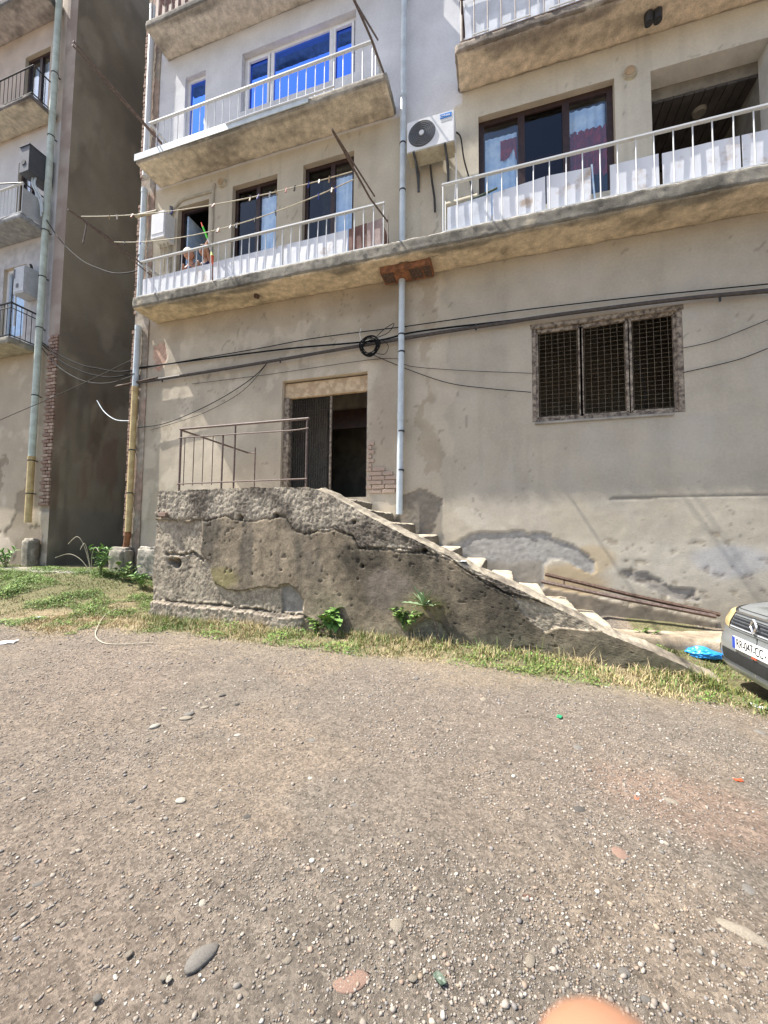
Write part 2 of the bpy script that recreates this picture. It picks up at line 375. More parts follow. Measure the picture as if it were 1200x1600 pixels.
# ================================================================== walls with openings
def wall_grid(name, xs, zs, y0, holes, fun, mat, parent, reveal=.16, rcol=(.47, .41, .32), axis='y', sgn=-1):
    """vertical sheet: fun(X,Z) -> colour, outward relief; holes are cut on grid lines and get reveals"""
    for h in holes:
        xs = np.concatenate([xs, [h[0], h[1]]]); zs = np.concatenate([zs, [h[2], h[3]]])
    xs = np.unique(np.round(xs, 4)); zs = np.unique(np.round(zs, 4))
    keep = np.ones(len(xs), bool); 
    X, Z = np.meshgrid(xs, zs, indexing='ij'); C, D = fun(X.ravel(), Z.ravel())
    F = grid_faces(len(xs), len(zs))
    cx = (xs[:-1]+xs[1:])/2; cz = (zs[:-1]+zs[1:])/2; CX, CZ = np.meshgrid(cx, cz, indexing='ij'); ok = np.ones(CX.shape, bool)
    for h in holes: ok &= ~((CX > h[0]) & (CX < h[1]) & (CZ > h[2]) & (CZ < h[3]))
    F = F[ok.ravel()]
    V = np.stack([X.ravel(), y0+sgn*D, Z.ravel()], 1)
    Vs, Fs, Cs = [V], [F], [C]; off = len(V)
    for h in holes:
        d = h[4] if len(h) > 4 else reveal
        for (ax, az, bx, bz, fl) in ((h[0], h[2], h[0], h[3], 0), (h[1], h[2], h[1], h[3], 1), (h[0], h[2], h[1], h[2], 1), (h[0], h[3], h[1], h[3], 0)):
            n = max(2, int(max(abs(bx-ax), abs(bz-az))/.08)); t = np.linspace(0, 1, n); q = np.linspace(0, 1, 4)
            T, Q = np.meshgrid(t, q, indexing='ij'); T, Q = T.ravel(), Q.ravel()
            xx, zz = ax+(bx-ax)*T, az+(bz-az)*T
            _, dd = fun(xx, zz)
            yy = (y0+sgn*dd)*(1-Q)+(y0-sgn*d)*Q
            Vs.append(np.stack([xx, yy, zz], 1)); Fs.append(grid_faces(n, 4, off, flip=bool(fl))); off += len(xx)
            cc = np.array(rcol if len(h) < 6 else h[5])*(1+.2*fbm(xx*6+zz*5, yy*20, zz*6, 4, 3))[:, None]; Cs.append(cc)
    return mk(name, np.vstack(Vs), np.vstack(Fs), mat, parent, np.vstack(Cs))

# ------------------------------------------------------------------ main building
ML, MR, MTOP, MBACK = -7.62, 9.0, 18.0, 9.0
bld = thing('apartment_building', (0, 2, 0), 'weathered beige plastered apartment block with concrete balconies and an entrance stair', 'building')
PEEL_A = [(-0.55, 1.29), (-0.15, 1.37), (0.46, 1.32), (0.63, 1.32), (0.73, 1.22), (1.02, 1.12), (1.24, 0.94), (1.27, 0.77), (1.05, 0.8), (0.9, 0.9), (0.73, 0.96), (0.63, 0.93), (0.57, 0.69), (0.53, 0.35), (-0.86, 0.28), (-0.86, 1.14)]
PEEL_B = [(1.61, 0.78), (1.71, 0.82), (1.91, 0.8), (2.06, 0.7), (2.21, 0.62), (2.47, 0.54), (2.52, 0.46), (2.28, 0.42), (2.06, 0.52), (1.83, 0.66), (1.63, 0.7)]
PEEL_C = [(-1.66, 1.93), (-1.28, 2.03), (-0.96, 1.87), (-1.07, 1.35), (-1.49, 1.13), (-1.82, 1.24)]
PEEL_D = [(-7.1, 5.24), (-6.81, 5.27), (-6.68, 4.91), (-6.87, 4.66), (-7.01, 4.75)]
LIGHTP = [(-1.02, 5.71), (-0.86, 5.46), (-0.99, 5.2), (-0.8, 4.84), (-0.84, 4.2), (-0.7, 3.75), (-0.86, 3.34), (-0.8, 2.49), (-1.07, 2.71), (-1.16, 4.23), (-1.05, 4.88)]
DARKS = [(-1.35, 5.6), (-0.96, 5.7), (-1.07, 5.11), (-0.96, 4.65), (-1.2, 4.24), (-1.15, 3.36), (-0.96, 2.29), (-1.34, 2.51), (-1.29, 4.25)]
NEWP = [(-0.86, 1.76), (-0.26, 1.65), (0.12, 1.35), (0.58, 1.31), (-0.46, 1.35)]
LEDGE = [(0.43, 0.54), (0.66, 0.5), (1.82, 0.33), (2.49, 0.21), (2.71, 0.18), (2.73, -0.24), (0.42, -0.46)]
SCR = [(1.49, 1.83), (2.17, 1.85), (3.33, 1.85)]
WHITE_EDGE_Z = 8.42
def fac(x, z):
    n1, n2 = fbm(x*.6, z*.6, 0, 4, 51), fbm(x*2.2, z*2.2, 0, 4, 57)
    st = fbm(x*3.2, z*.25, 0, 4, 61)                                  # vertical run marks
    c = np.broadcast_to((.52, .455, .36), (len(x), 3))
    c = mix(c, (.455, .395, .305), smooth(.5+1.2*n1)); c = mix(c, (.53, .465, .37), .6*smooth((n2-.1)*2.5))
    # the upper storeys: lighter lime-washed plaster
    up = smooth((z-5.75)/.1); c = mix(c, (.56, .505, .40), up*.8); c = mix(c, (.49, .43, .33), up*.7*smooth(.4+1.5*n2))
    right = smooth((x+1.2)/.3); c = mix(c, (.60, .565, .48), .6*up*right)
    # flat grey paint of the right hand ground floor
    pr = smooth((x+1.05+.06*n2)/.12)*(1-up); c = mix(c, (.445, .40, .325), pr*.8)
    c = mix(c, (.49, .445, .365), pr*.6*smooth((n1-.05)*3))
    we = np.where(x < -1.7, 8.72, 8.42+.16*(x+1.6)+.06*fbm(x*4, z*4, 0, 4, 71))
    wh = ((z > we) & (x < -.62)) | ((z > 8.95) & (x >= -.62))
    c = mix(c, (.66, .67, .70), np.where(wh, .97, 0)); c = np.where(wh[:, None], c*(1+.06*n2+.05*st)[:, None], c)
    c = c*(1-.07*np.where(wh, .2, 1)*smooth((st-.05)*2))[:, None]; c = c*np.array((.95, .95, .94))
    c = c*(1+.07*fbm(x*1.2+9, z*2.0, 0, 5, 111)+.05*fbm(x*6, z*6, 0, 4, 113))[:, None]; spk = (noise(x*19, z*19, 0, 115) > .9) & (noise(x*1.1, z*1.1, 0, 116) > .15); c = np.where((spk & ~wh)[:, None], c*.8, c)
    lbay = smooth((-1.75-x)/.1)*(1-up); b1, b2_ = fbm(x*1.5+4, z*1.1, 0, 5, 121), fbm(x*3.1, z*2.4+7, 0, 5, 123)
    c = mix(c, np.array((.36, .315, .25))*np.ones_like(c), .55*lbay*smooth((b1-.02)*5)); c = mix(c, np.array((.57, .50, .395))*np.ones_like(c), .5*lbay*smooth((b2_-.12)*6)); c = mix(c, np.array((.43, .395, .34))*np.ones_like(c), .45*(1-lbay)*(1-up)*smooth((b1-.08)*4)); c = mix(c, np.array((.37, .30, .215))*np.ones_like(c), .5*lbay*smooth((z-5.15-.25*b2_)/.25))
    dr_ = fbm(x*9, z*.5, 0, 3, 117); c = c*(1-.10*smooth((dr_-.25)*4)*smooth(.4+n1)*np.where(wh, .3, 1))[:, None]
    D = .006*n2+.003*fbm(x*9, z*9, 0, 3, 77)
    # damp streaks on both sides of the down pipe and beneath the gutter
    dk = inside(DARKS, x, z, .3, 3)*(.45+.55*smooth(.5+1.5*n2)); c = mix(c, c*np.array((.82, .79, .75)), dk)
    lp = inside(LIGHTP, x, z, .16, 4); c = mix(c, (.50, .435, .335), lp*.6); D = D+.005*lp
    c = mix(c, (.30, .245, .175), .55*blob(x, z, -2.0, 5.25, .5, .55, 15)+.4*blob(x, z, -2.6, 5.4, .9, .25, 19))
    c = mix(c, (.36, .295, .225), .6*blob(x, z, -1.95, 3.2, .28, 1.2, 23))
    c = mix(c, (.54, .50, .43), .35*inside(NEWP, x, z, .1))
    # lower right: lost plaster, ochre and rust blooms
    low = smooth((1.28+.06*n2-z)/.12)*smooth((x-.25)/.3); c = mix(c, (.54, .495, .41), .55*low)
    c = mix(c, (.45, .32, .16), .6*blob(x, z, .95, .62, .55, .28, 27)*smooth((x-.5)/.1)+.45*blob(x, z, 1.25, .95, .35, .2, 29))
    c = mix(c, (.36, .325, .25), .55*smooth((.75-z-.25*n2)/.5)*smooth((x-1.3)/.5))
    c = mix(c, (.42, .43, .46), .5*blob(x, z, 2.9, .95, .5, .22, 31))
    for P, dep, cc in ((PEEL_A, .016, (.33, .315, .29)), (PEEL_B, .014, (.33, .30, .26)), (PEEL_C, .014, (.235, .205, .165)), (PEEL_D, .015, (.46, .31, .235))):
        m = inside(P, x, z, .07, 5, 83); e = inside(P, x, z+.016, .07, 5, 83) & ~m
        rough = fbm(x*22, z*22, 0, 4, 91)
        c = np.where(m[:, None], np.array(cc)*(1+.35*rough)[:, None], c); D = np.where(m, -dep+.006*rough, D)
        c = np.where(e[:, None], c*.75, c)
    sp = (fbm(x*8, z*9, 0, 4, 95) > .30) & (z < 1.25+.2*n2) & (x > 1.35)          # scattered small chips
    c = np.where(sp[:, None], c*np.array((.76, .73, .70)), c); D = np.where(sp, D-.004, D)
    led = inside(LEDGE, x, z, .05); c = np.where(led[:, None], np.array((.22, .19, .15))*(1+.4*fbm(x*14, z*14, 0, 4, 99))[:, None], c); D = np.where(led, .018+.006*fbm(x*6, z*6, 0, 4, 98), D)
    plinth = smooth((.95+.1*n2-z)/.1)*smooth((.6-x)/.1); c = mix(c, (.25, .225, .185), .75*plinth)
    # weathered foot of the left corner bay
    lb = smooth((1.55+.12*n2-z)/.1)*smooth((-5.0-x)/.2); c = mix(c, (.42, .37, .30), .8*lb); D = D-.012*lb*(.5+.5*n2)
    d = dist_line(SCR, x, z); c = np.where((d < .022)[:, None], c*.62, c); D = np.where(d < .02, D-.008, D)
    ck = np.abs(fbm(x*.9+3, z*.9, 0, 5, 101)) < .004*(1+2*smooth((n2-.2)*4)); ck &= ~wh & (n1 > -.1)
    c = np.where(ck[:, None], c*.7, c)
    return c, D
DOOR = (-3.95, -2.26, 1.93, 4.14, .22); GWIN = (.44, 2.44, 3.03, 4.55, .14)
W2A = (-5.2, -4.17, 6.02, 8.3, .14); W2B = (-3.61, -2.57, 6.02, 8.32, .14); D2 = (-6.56, -5.77, 6.02, 8.18, .16)
W3 = (-5.07, -2.57, 9.86, 11.13, .15, (.6, .6, .62)); D3 = (-6.5, -5.97, 9.1, 11.1, .12, (.6, .6, .62))
W2R = (-.35, 1.67, 6.5, 8.27, .14); LOG = (2.15, 3.6, 6.02, 8.22, .30, (.55, .53, .48))
W4 = (-5.0, -3.0, 12.9, 14.3, .15, (.6, .6, .62))
xs = np.concatenate([np.arange(ML+.02, 4.3, .034), np.linspace(4.3, MR, 20)])
zs = np.concatenate([np.arange(-.3, 2.2, .025), np.arange(2.2, 5.8, .04), np.arange(5.8, 13, .06), np.linspace(13, MTOP, 20)])
wall = wall_grid('wall', xs, zs, 0.0, [DOOR, GWIN, W2A, W2B, D2, W3, D3, W2R, LOG, W4], fac, M_PLASTER, bld)
M_SIDE = pmat('side_wall_plaster', (.36, .315, .25), .93, c2=(.22, .20, .165), scale=.9, bump=.01, bscale=14, contrast=(.35, .65))
sh = MB(); sh.box((ML, .25, -.4), (ML+.25, MBACK, MTOP)); sh.build('gable_wall', M_SIDE, bld)
box('end_wall', (MR-.25, .25, -.4), (MR, MBACK, MTOP), M_SIDE, bld)
box('back_wall', (ML, MBACK, -.4), (MR, MBACK+.25, MTOP), M_SIDE, bld)
box('roof', (ML-.2, -.3, MTOP), (MR+.2, MBACK+.4, MTOP+.3), M_SIDE, bld)
for fz in (1.62, 5.75, 8.83, 11.75): box('floor_slab', (ML+.26, .24, fz), (MR-.26, MBACK-.01, fz+.2), M_DARKIN, bld)
box('partition', (ML+.26, 2.6, 1.83), (MR-.26, 2.75, 11.7), M_ROOMW, bld)
for (pxx) in (-4.6, -1.7, -.8, 3.62): box('partition', (pxx, .32, 1.83), (pxx+.1, 2.59, 5.74), M_ROOMW, bld)
for (pxx) in (-5.6, -3.95, -1.6, 1.9): box('partition', (pxx, .32, 5.96), (pxx+.1, 2.59, 8.82), M_ROOMW, bld)

# corner pier standing slightly proud of the facade, its brick showing at the edge
def pier_col(P, N):
    n = fbm(P[:, 0]*5, P[:, 1]*5, P[:, 2]*2, 4, 5); c = mix(np.broadcast_to((.37, .325, .265), P.shape), (.26, .215, .175), smooth(.4+1.5*n))
    return mix(c, (.34, .225, .175), .6*smooth((fbm(P[:, 0]*4, P[:, 2]*1.3, 0, 4, 8)-.05)*4))
pier = rough_box('corner_pier', (-7.58, -.022, .45), (-7.2, .01, MTOP), M_CONC, bld, pier_col, .06, .012, 6, 3)
bm_ = bmesh.new(); bmesh.ops.create_cube(bm_, size=1.0); bmesh.ops.bevel(bm_, geom=bm_.edges[:], offset=.06, segments=1, affect='EDGES')
BRICK = bpy.data.meshes.new('brick'); bm_.to_mesh(BRICK); bm_.free(); BRICK2 = BRICK.copy(); BRICK.materials.append(M_BRICK); BRICK2.materials.append(M_BRICK2)
def brick(c, size, parent, me=BRICK, rz=0.0):
    o = bpy.data.objects.new('brick', me); COL.objects.link(o)
    o.location = c; o.scale = (size[0], size[1], size[2]); o.rotation_euler = (random.uniform(-.02, .02), random.uniform(-.02, .02), rz+random.uniform(-.02, .02)); attach(o, parent); return o
z = 1.25; k = 0
while z < 12.6:                                                        # broken brick edge left of the drain pipe
    if not (8.45 < z < 9.1 or 5.65 < z < 6.0):
        w = (.15 if k % 2 else .09)+random.uniform(-.02, .02)
        brick((-7.575+random.uniform(-.012, .012)+w/2-.05, .005+random.uniform(-.010, .006), z), (w, .08, .078), pier)
    z += .0885; k += 1
# bricks bared beside the entrance door
zc = 2.0; k = 0
for row in range(12):
    zz = 2.02+row*.076
    if row < 6:
        xx = -2.235+(0 if row % 2 else .06)-.06
        lim_ = (-1.70, -1.70, -1.70, -1.70, -1.86, -2.0)[row]
        while xx < lim_:
            w = .235 if not (xx < -2.25) else .11
            w = min(w, lim_+.05-xx); brick((xx+w/2+.03, .018+random.uniform(-.006, .004), zz), (w-.012, .09, .064), wall, BRICK2); xx += w
    else:
        for q in range(1): brick((-2.2+(.03 if row % 2 else 0), .02, zz), (.10 if row % 2 else .07, .09, .062), wall, BRICK2)
for row in range(0): brick((-2.215+random.uniform(-.012, .012), .022, 2.02+row*.076), (.06, .09, .06), wall, BRICK2)
for row in range(4):                                                   # small bare patch high on the left bay
    for q in range(0): brick((-7.0+q*.13+(.05 if row % 2 else 0), .0, 4.92+row*.078), (.12, .05, .062), wall)
for row in range(4):                                                   # bare bricks on the right of the pipe foot
    pass

# ------------------------------------------------------------------ entrance
doorway = box('doorway', (-3.94, .09, 3.83), (-2.27, .16, 4.11), M_TRANSOM, bld, .004)         # boarded transom
tag(doorway, 'cream boarded transom over the entrance')
box('jamb', (-3.95, .06, 1.94), (-3.83, .2, 3.83), M_WOODOLD, doorway, .006); box('jamb', (-2.31, .1, 1.94), (-2.265, .2, 3.83), M_WOODBR, doorway, .004)
box('jamb', (-3.03, .13, 1.95), (-2.995, .17, 3.83), M_WOODOLD, doorway, .004)
leaf = MB()
for i in range(17): leaf.tube([(-3.80+i*.047, .15, 1.98), (-3.80+i*.047, .15, 3.82)], .006, 5)
for i in range(14): leaf.tube([(-3.82, .145, 2.02+i*.13), (-3.04, .145, 2.02+i*.13)], .003, 4)
leaf.box((-3.82, .14, 1.96), (-3.04, .165, 2.0))
leaf.build('door_lattice', M_CABLEG, doorway)
inner = MB(); inner.box((-4.5, 1.25, 1.83), (-3.55, 1.4, 5.74)); inner.box((-2.35, 1.25, 1.83), (-1.7, 1.4, 5.74)); inner.box((-3.55, 1.25, 3.85), (-2.35, 1.4, 5.74))
inner.build('lobby_wall', M_ROOMW, bld)
innerf = MB(); innerf.box((-3.56, 1.2, 1.83), (-3.46, 1.26, 3.9)); innerf.box((-2.44, 1.2, 1.83), (-2.34, 1.26, 3.9)); innerf.box((-3.56, 1.2, 3.5), (-2.34, 1.26, 3.9))
innerf.build('lobby_door_frame', M_WOODBR, bld)
box('lobby_floor', (-4.5, .16, 1.84), (-1.7, 2.5, 1.9), M_DARKIN, bld)

# ------------------------------------------------------------------ windows
def window(name, x0, x1, z0, z1, y, frame, splits, panes, parent, fw=.07, depth=.07, label=None):
    f = MB()
    f.box((x0, y, z0), (x0+fw, y+depth, z1)); f.box((x1-fw, y, z0), (x1, y+depth, z1))
    f.box((x0+fw, y+.001, z1-fw), (x1-fw, y+depth-.001, z1)); f.box((x0+fw, y+.001, z0), (x1-fw, y+depth-.001, z0+fw))
    for s in splits: f.box((s-fw*.6, y-.004, z0+fw), (s+fw*.6, y+depth+.004, z1-fw))
    o = f.build(name, frame, parent); 
    if label: o['label'] = label
    ed = [x0+fw]+[v for s in splits for v in (s-fw*.6, s+fw*.6)]+[x1-fw]
    for i in range(0, len(ed), 2):
        box('pane', (ed[i]-.004, y+depth*.4, z0+fw-.004), (ed[i+1]+.004, y+depth*.4+.008, z1-fw+.004), panes[i//2], o)
    return o
def curtain(x0, x1, z0, z1, y, mat, parent, folds=9, amp=.025, hem=0.0, s=0, name='curtain'):
    n = folds*8; u = np.linspace(0, 1, n); v = np.linspace(0, 1, 14); U, V = np.meshgrid(u, v, indexing='ij'); U, V = U.ravel(), V.ravel()
    Y = y+amp*np.sin(U*folds*2*np.pi+1.5*fbm(U*3+s, V*.7, 0, 3, s))*(.5+.5*(1-V))
    Zb = z0+hem*fbm(U*4+s, 0*U, 0, 3, s+3)
    return mk(name, np.stack([x0+(x1-x0)*U, Y, z1+(Zb-z1)*(1-V)], 1), grid_faces(n, 14), mat, parent)
w = window('window', W2A[0], W2A[1], W2A[2], W2A[3], .10, M_WOODBR, [-4.66], [M_GLASSD, M_GLASS], bld); curtain(-4.61, -4.23, 6.1, 8.02, .165, M_CURT, w, 4, .012)
w = window('window', W2B[0], W2B[1], W2B[2], W2B[3], .10, M_WOODBR, [-3.03], [M_GLASSD, M_GLASS], bld); curtain(-2.99, -2.63, 6.1, 8.02, .165, M_CURT, w, 4, .012); curtain(-3.3, -3.07, 6.1, 8.1, .22, M_ACUND, w, 3, .02)
w = window('window', W3[0], W3[1], W3[2], W3[3], .11, M_PVC, [-4.42, -3.12], [M_GLASSB, M_GLASSB, M_GLASSB], bld, .06)
for a, b in ((-5.0, -4.47), (-3.07, -2.64)):                                # opening casements inside the white frame
    f = MB(); f.box((a, .085, 9.93), (a+.05, .13, 11.06)); f.box((b-.05, .085, 9.93), (b, .13, 11.06)); f.box((a+.05, .086, 9.93), (b-.05, .129, 9.98)); f.box((a+.05, .086, 11.01), (b-.05, .129, 11.06)); f.build('casement', M_PVC, w, bevel=.004)
w = window('balcony_door', D3[0], D3[1], D3[2], D3[3], .08, M_PVC, [], [M_GLASSB], bld, .06); box('handle', (-6.03, .05, 9.95), (-6.0, .085, 10.1), M_PVC, w, .004)
w = window('window', W2R[0], W2R[1], W2R[2], W2R[3], .10, M_WOODBR, [.33, 1.0], [M_GLASS, M_GLASSD, M_GLASS], bld, .085)
curtain(-.25, .26, 6.55, 8.0, .175, M_CURT, w, 5, .01, 0, 2); curtain(1.07, 1.6, 6.9, 7.72, .165, M_CURTR, w, 6, .03, .1, 4); curtain(.40, .95, 6.9, 7.5, .20, M_CURTR, w, 4, .03, .3, 6)
curtain(.0, .26, 7.6, 7.9, .158, M_CURTR, w, 3, .008, .25, 8); curtain(1.07, 1.58, 7.7, 8.1, .19, M_CURT, w, 4, .02, .1, 9)
w = window('window', W4[0], W4[1], W4[2], W4[3], .11, M_PVC, [-4.0], [M_GLASSB, M_GLASSB], bld, .06)
# open door of the second floor with its moulded surround
f = MB(); f.box((D2[0], .1, D2[2]), (D2[0]+.07, .16, D2[3])); f.box((D2[1]-.07, .1, D2[2]), (D2[1], .16, D2[3])); f.box((D2[0]+.07, .101, D2[3]-.07), (D2[1]-.07, .159, D2[3]))
dr = f.build('balcony_door', M_WOODBR, bld); box('door_leaf', (-6.48, .17, 6.05), (-6.44, .75, 8.1), M_CURT, dr, .004)
pth = [(-6.70, 6.0), (-6.70, 7.9), (-6.66, 8.12), (-6.55, 8.25), (-6.38, 8.31), (-5.70, 8.31), (-5.66, 8.27), (-5.66, 6.0)]
MB().tube(spline([(a, -.012, b) for a, b in pth], 5), .028, 8).build('door_moulding', pmat('moulding_plaster', (.42, .38, .30), .9, bump=.004), bld, sm=True)
# loggia on the right
lg = MB(); lg.box((2.14, .31, 6.0), (2.02, 1.7, 8.22)); lg.box((3.6, .31, 6.0), (3.75, 1.7, 8.22)); lg.box((2.02, 1.7, 6.0), (3.75, 1.8, 8.22))
loggia = lg.build('loggia', M_ROOMW, bld)
M_PLANK = pmat('dark_ceiling_plank', (.075, .066, .058), .7, c2=(.05, .043, .038), scale=3, bump=.002)
for i in range(11): box('plank', (2.15+i*.135, .31, 7.99+.003*(i % 2)), (2.15+i*.135+.127, 1.69, 8.03), M_PLANK, loggia, .003)
lamp = MB().disc((3.0, .62, 7.985), (0, 0, -1), .10, .08, .05, 24).build('ceiling_lamp', M_ROOMW, loggia, sm=True)
box('lintel', (2.14, .302, 8.03), (3.61, .34, 8.22), M_ROOMW, loggia)

M_MESHW = pmat('rusty_wire', (.30, .25, .18), .7, c2=(.2, .15, .1), scale=20)
# ground floor window: three warped casements filled with wire mesh
gw = MB(); gw.box((.42, -.012, 4.50), (2.46, .10, 4.575)); gw.box((.44, .0, 3.03), (.50, .1, 4.50)); gw.box((2.37, .0, 3.03), (2.44, .1, 4.50)); gw.box((.50, .02, 3.03), (2.37, .1, 3.075))
gwin = gw.build('window', M_WOODOLD, bld, bevel=.006, sm=True); gwin['label'] = 'three part weathered wooden window with wire mesh'
for i, (a, b, tl, tr) in enumerate(((.51, 1.13, 4.47, 4.47), (1.145, 1.76, 4.46, 4.49), (1.79, 2.365, 4.48, 4.49))):
    c = MB(); z0 = 3.085; t = .055
    for (p0, p1) in (((a, z0), (a, tl)), ((b, z0), (b, tr)), ((a, z0), (b, z0)), ((a, tl), (b, tr))):
        d = Vector((p1[0]-p0[0], 0, p1[1]-p0[1])); L_ = d.length; ang = math.atan2(d.z, d.x)
        Mx = Matrix.Translation((p0[0], .03, p0[1])) @ Matrix.Rotation(-ang, 4, 'Y')
        sgn = 1 if (p1[0] == p0[0] and p0[0] == b) or (p0[1] != z0) else -1
        c.box((0, 0, -t if sgn < 0 else 0) if False else (0, 0, -t/2), (L_, .05, t/2), Mx)
    cs = c.build('casement', M_WOODOLD, gwin, bevel=.005, sm=True)
    wm = MB()
    x_ = a+.05
    while x_ < b-.03: wm.tube([(x_, .062, z0+.02), (x_+.006*math.sin(x_*9), .058, (z0+tl)/2), (x_, .062, tl-.02)], .0017, 4); x_ += .088
    z_ = z0+.05
    while z_ < tl-.04: wm.tube([(a+.02, .066, z_), ((a+b)/2, .062, z_+.004*math.sin(z_*30)), (b-.02, .066, z_+.004)], .0014, 4); z_ += .066
    wm.build('wire_mesh', M_MESHW, gwin)
tube('loose_wire', spline([(1.84, .10, 3.95), (1.93, .09, 3.7), (1.98, .085, 3.4), (1.96, .08, 3.15)], 6), .008, M_CABLE, gwin, 6)
box('sill', (.47, -.03, 2.985), (2.3, .06, 3.028), M_STONE, gwin, .01)
# round vent covers
for nm, c_, r_, m_ in (('vent_cover', (1.88, 0, 8.26), .10, M_ACUND), ('vent_cover', (-5.45, 0, 8.42), .10, M_ACUND)):
    v = MB().disc((c_[0], .0, c_[2]), (0, -1, 0), r_, r_*.86, .045, 28).build(nm, m_, bld, sm=True)
    MB().disc((c_[0]-.01, -.046, c_[2]+.01), (0, -1, 0), r_*.72, r_*.68, .012, 28).build('vent_disc', pmat('vent_tan', (.42, .30, .18), .8), v, sm=True)

# ------------------------------------------------------------------ balconies
def slab_col(front, soffit, s):
    def f(P, N):
        n = fbm(P[:, 0]*1.6, P[:, 1]*4, P[:, 2]*4, 5, s); n2 = fbm(P[:, 0]*5, P[:, 1]*5, P[:, 2]*5, 4, s+3)
        cf = mix(np.broadcast_to(front, P.shape), np.array(front)*.45, smooth(.35+1.6*n)); cf = mix(cf, (.35, .31, .24), smooth((n2-.35)*4))
        cs = mix(np.broadcast_to(soffit, P.shape), np.array(soffit)*.62, smooth((n-.02)*2.5)); cs = mix(cs, np.array(soffit)*1.2, .6*smooth((n2-.15)*3))
        fr = P[:, 1]; e = smooth((fr.min()+.13+.30*n-fr)/.10); cs = mix(cs, np.array(front)*.85, e*.75)     # uneven darker rim along the front of the underside
        return np.where((N[:, 2] < -.5)[:, None], cs, np.where((N[:, 2] > .5)[:, None], np.broadcast_to((.33, .31, .28), P.shape), cf))
    return f
def railing(par, x0, x1, y, zb, zt, mat, step=.157, r=.009, top=(.05, .03), left=None, right=None, lean=0.0, matt=None, bot=True, jit=.0):
    matt = matt or mat
    box('top_rail', (x0-.02, y-top[0]/2, zt), (x1+.02, y+top[0]/2, zt+top[1]), matt, par, .004)
    if bot: box('bottom_rail', (x0-.01, y-.012, zb+.012), (x1+.01, y+.012, zb+.034), mat, par, .003)
    n = max(1, round((x1-x0)/step)); me = None
    for i in range(n+1):
        xx = x0+(x1-x0)*i/n
        if me is None:
            b_ = MB().tube([(0, 0, 0), (0, 0, zt-zb)], r, 6); o = b_.build('baluster', mat, par, sm=True); me = o.data
        else:
            o = bpy.data.objects.new('baluster', me); COL.objects.link(o); attach(o, par)
        o.location = (xx, y, zb); o.rotation_euler = (random.gauss(0, jit), random.gauss(0, jit), 0)
    for side, xx in ((left, x0), (right, x1)):
        if side is None: continue
        yb = side
        MB().box((xx-top[0]/2, y+top[0]/2+.002, zt+.001), (xx+top[0]/2, yb, zt+top[1]-.001)).build('top_rail', matt, par)
        MB().box((xx-.012, y+.014, zb+.013), (xx+.012, yb, zb+.033)).build('bottom_rail', mat, par)
        m = max(1, round(abs(yb-y)/step))
        for j in range(1, m):
            o = bpy.data.objects.new('baluster', me); COL.objects.link(o); attach(o, par); o.location = (xx, y+(yb-y)*j/m, zb)
def panel(par, pts, y, mat, thick=.006, name='panel', s=0):
    """thin sheet with a slightly buckled face; pts = x0,x1,zbot,ztop-left,ztop-right"""
    x0, x1, zb, zl, zr = pts; n = max(6, int((x1-x0)/.06)); u = np.linspace(0, 1, n); v = np.linspace(0, 1, 8)
    U, V = np.meshgrid(u, v, indexing='ij'); U, V = U.ravel(), V.ravel(); x = x0+(x1-x0)*U; z = zb+(zl+(zr-zl)*U-zb)*V
    d = .010*fbm(x*2.2+s, z*2.2, 0, 3, s)
    A = np.stack([x, y+d, z], 1); B = np.stack([x, y+d+thick, z], 1)
    return mk(name, np.vstack([A, B]), np.vstack([grid_faces(n, 8), grid_faces(n, 8, len(A), True)]), mat, par)
YF = -.57
FR = (.23, .215, .18)
# second floor, one long slab running across both bays
b2 = rough_box('balcony', (-7.02, YF-.02, 5.70), (4.6, .02, 5.95), M_CONC, bld, slab_col(FR, (.58, .485, .35), 5), .03, .020, 4.5, 11, .035)
b2['label'] = 'long weathered second floor balcony slab with white bar railings'
railing(b2, -6.9, -1.83, YF+.04, 5.95, 6.66, M_WHITEPAINT, .168, left=-.02, jit=.006)
railing(b2, -.86, 4.4, YF+.04, 5.95, 6.72, M_WHITEPAINT, .215, left=-.02, jit=.006)
for i, (a, b, t1, t2, m_) in enumerate(((-6.86, -5.2, 6.33, 6.36, M_PANELW), (-5.18, -3.7, 6.36, 6.39, M_PANELW), (-3.68, -2.47, 6.38, 6.40, M_PANELW), (-2.45, -2.13, 6.40, 6.44, M_PANELB), (-2.12, -1.86, 6.42, 6.46, M_PANELP))):
    panel(b2, (a, b, 5.97, t1, t2), YF+.075, m_, s=i)
for i, (a, b, t1, t2, m_) in enumerate(((-.80, -.14, 6.38, 6.44, M_SHEET), (-.12, .62, 6.44, 6.52, M_PANELW), (.64, 1.22, 6.52, 6.50, M_PANELW), (1.46, 2.05, 6.46, 6.47, M_PANELW), (2.09, 2.95, 6.46, 6.45, M_PANELW), (2.97, 4.3, 6.45, 6.45, M_PANELW))):
    panel(b2, (a, b, 5.97, t1, t2), YF+.075, m_, s=i+20)
# open dark boards at the right end of the left bay
for i in range(3): box('board', (-1.88, YF+.1+i*.13, 5.97), (-1.865, YF+.215+i*.13, 6.40), M_PANELB, b2)
# rusty gutter box under the joint of the two bays
gb = MB(); gb.box((-1.93, -.40, 5.60), (-1.08, -.05, 5.70)); gbo = gb.build('gutter_box', M_RUSTB, b2, bevel=.01, sm=True)
for a, b in ((-1.9, -1.72), (-1.45, -1.25), (-1.22, -1.1)): box('plate', (a, -.36, 5.592), (b, -.1, 5.602), M_RUST, gbo)
box('lath', (-1.6, -.415, 5.70), (-.85, -.40, 5.735), M_WOODOLD, b2)
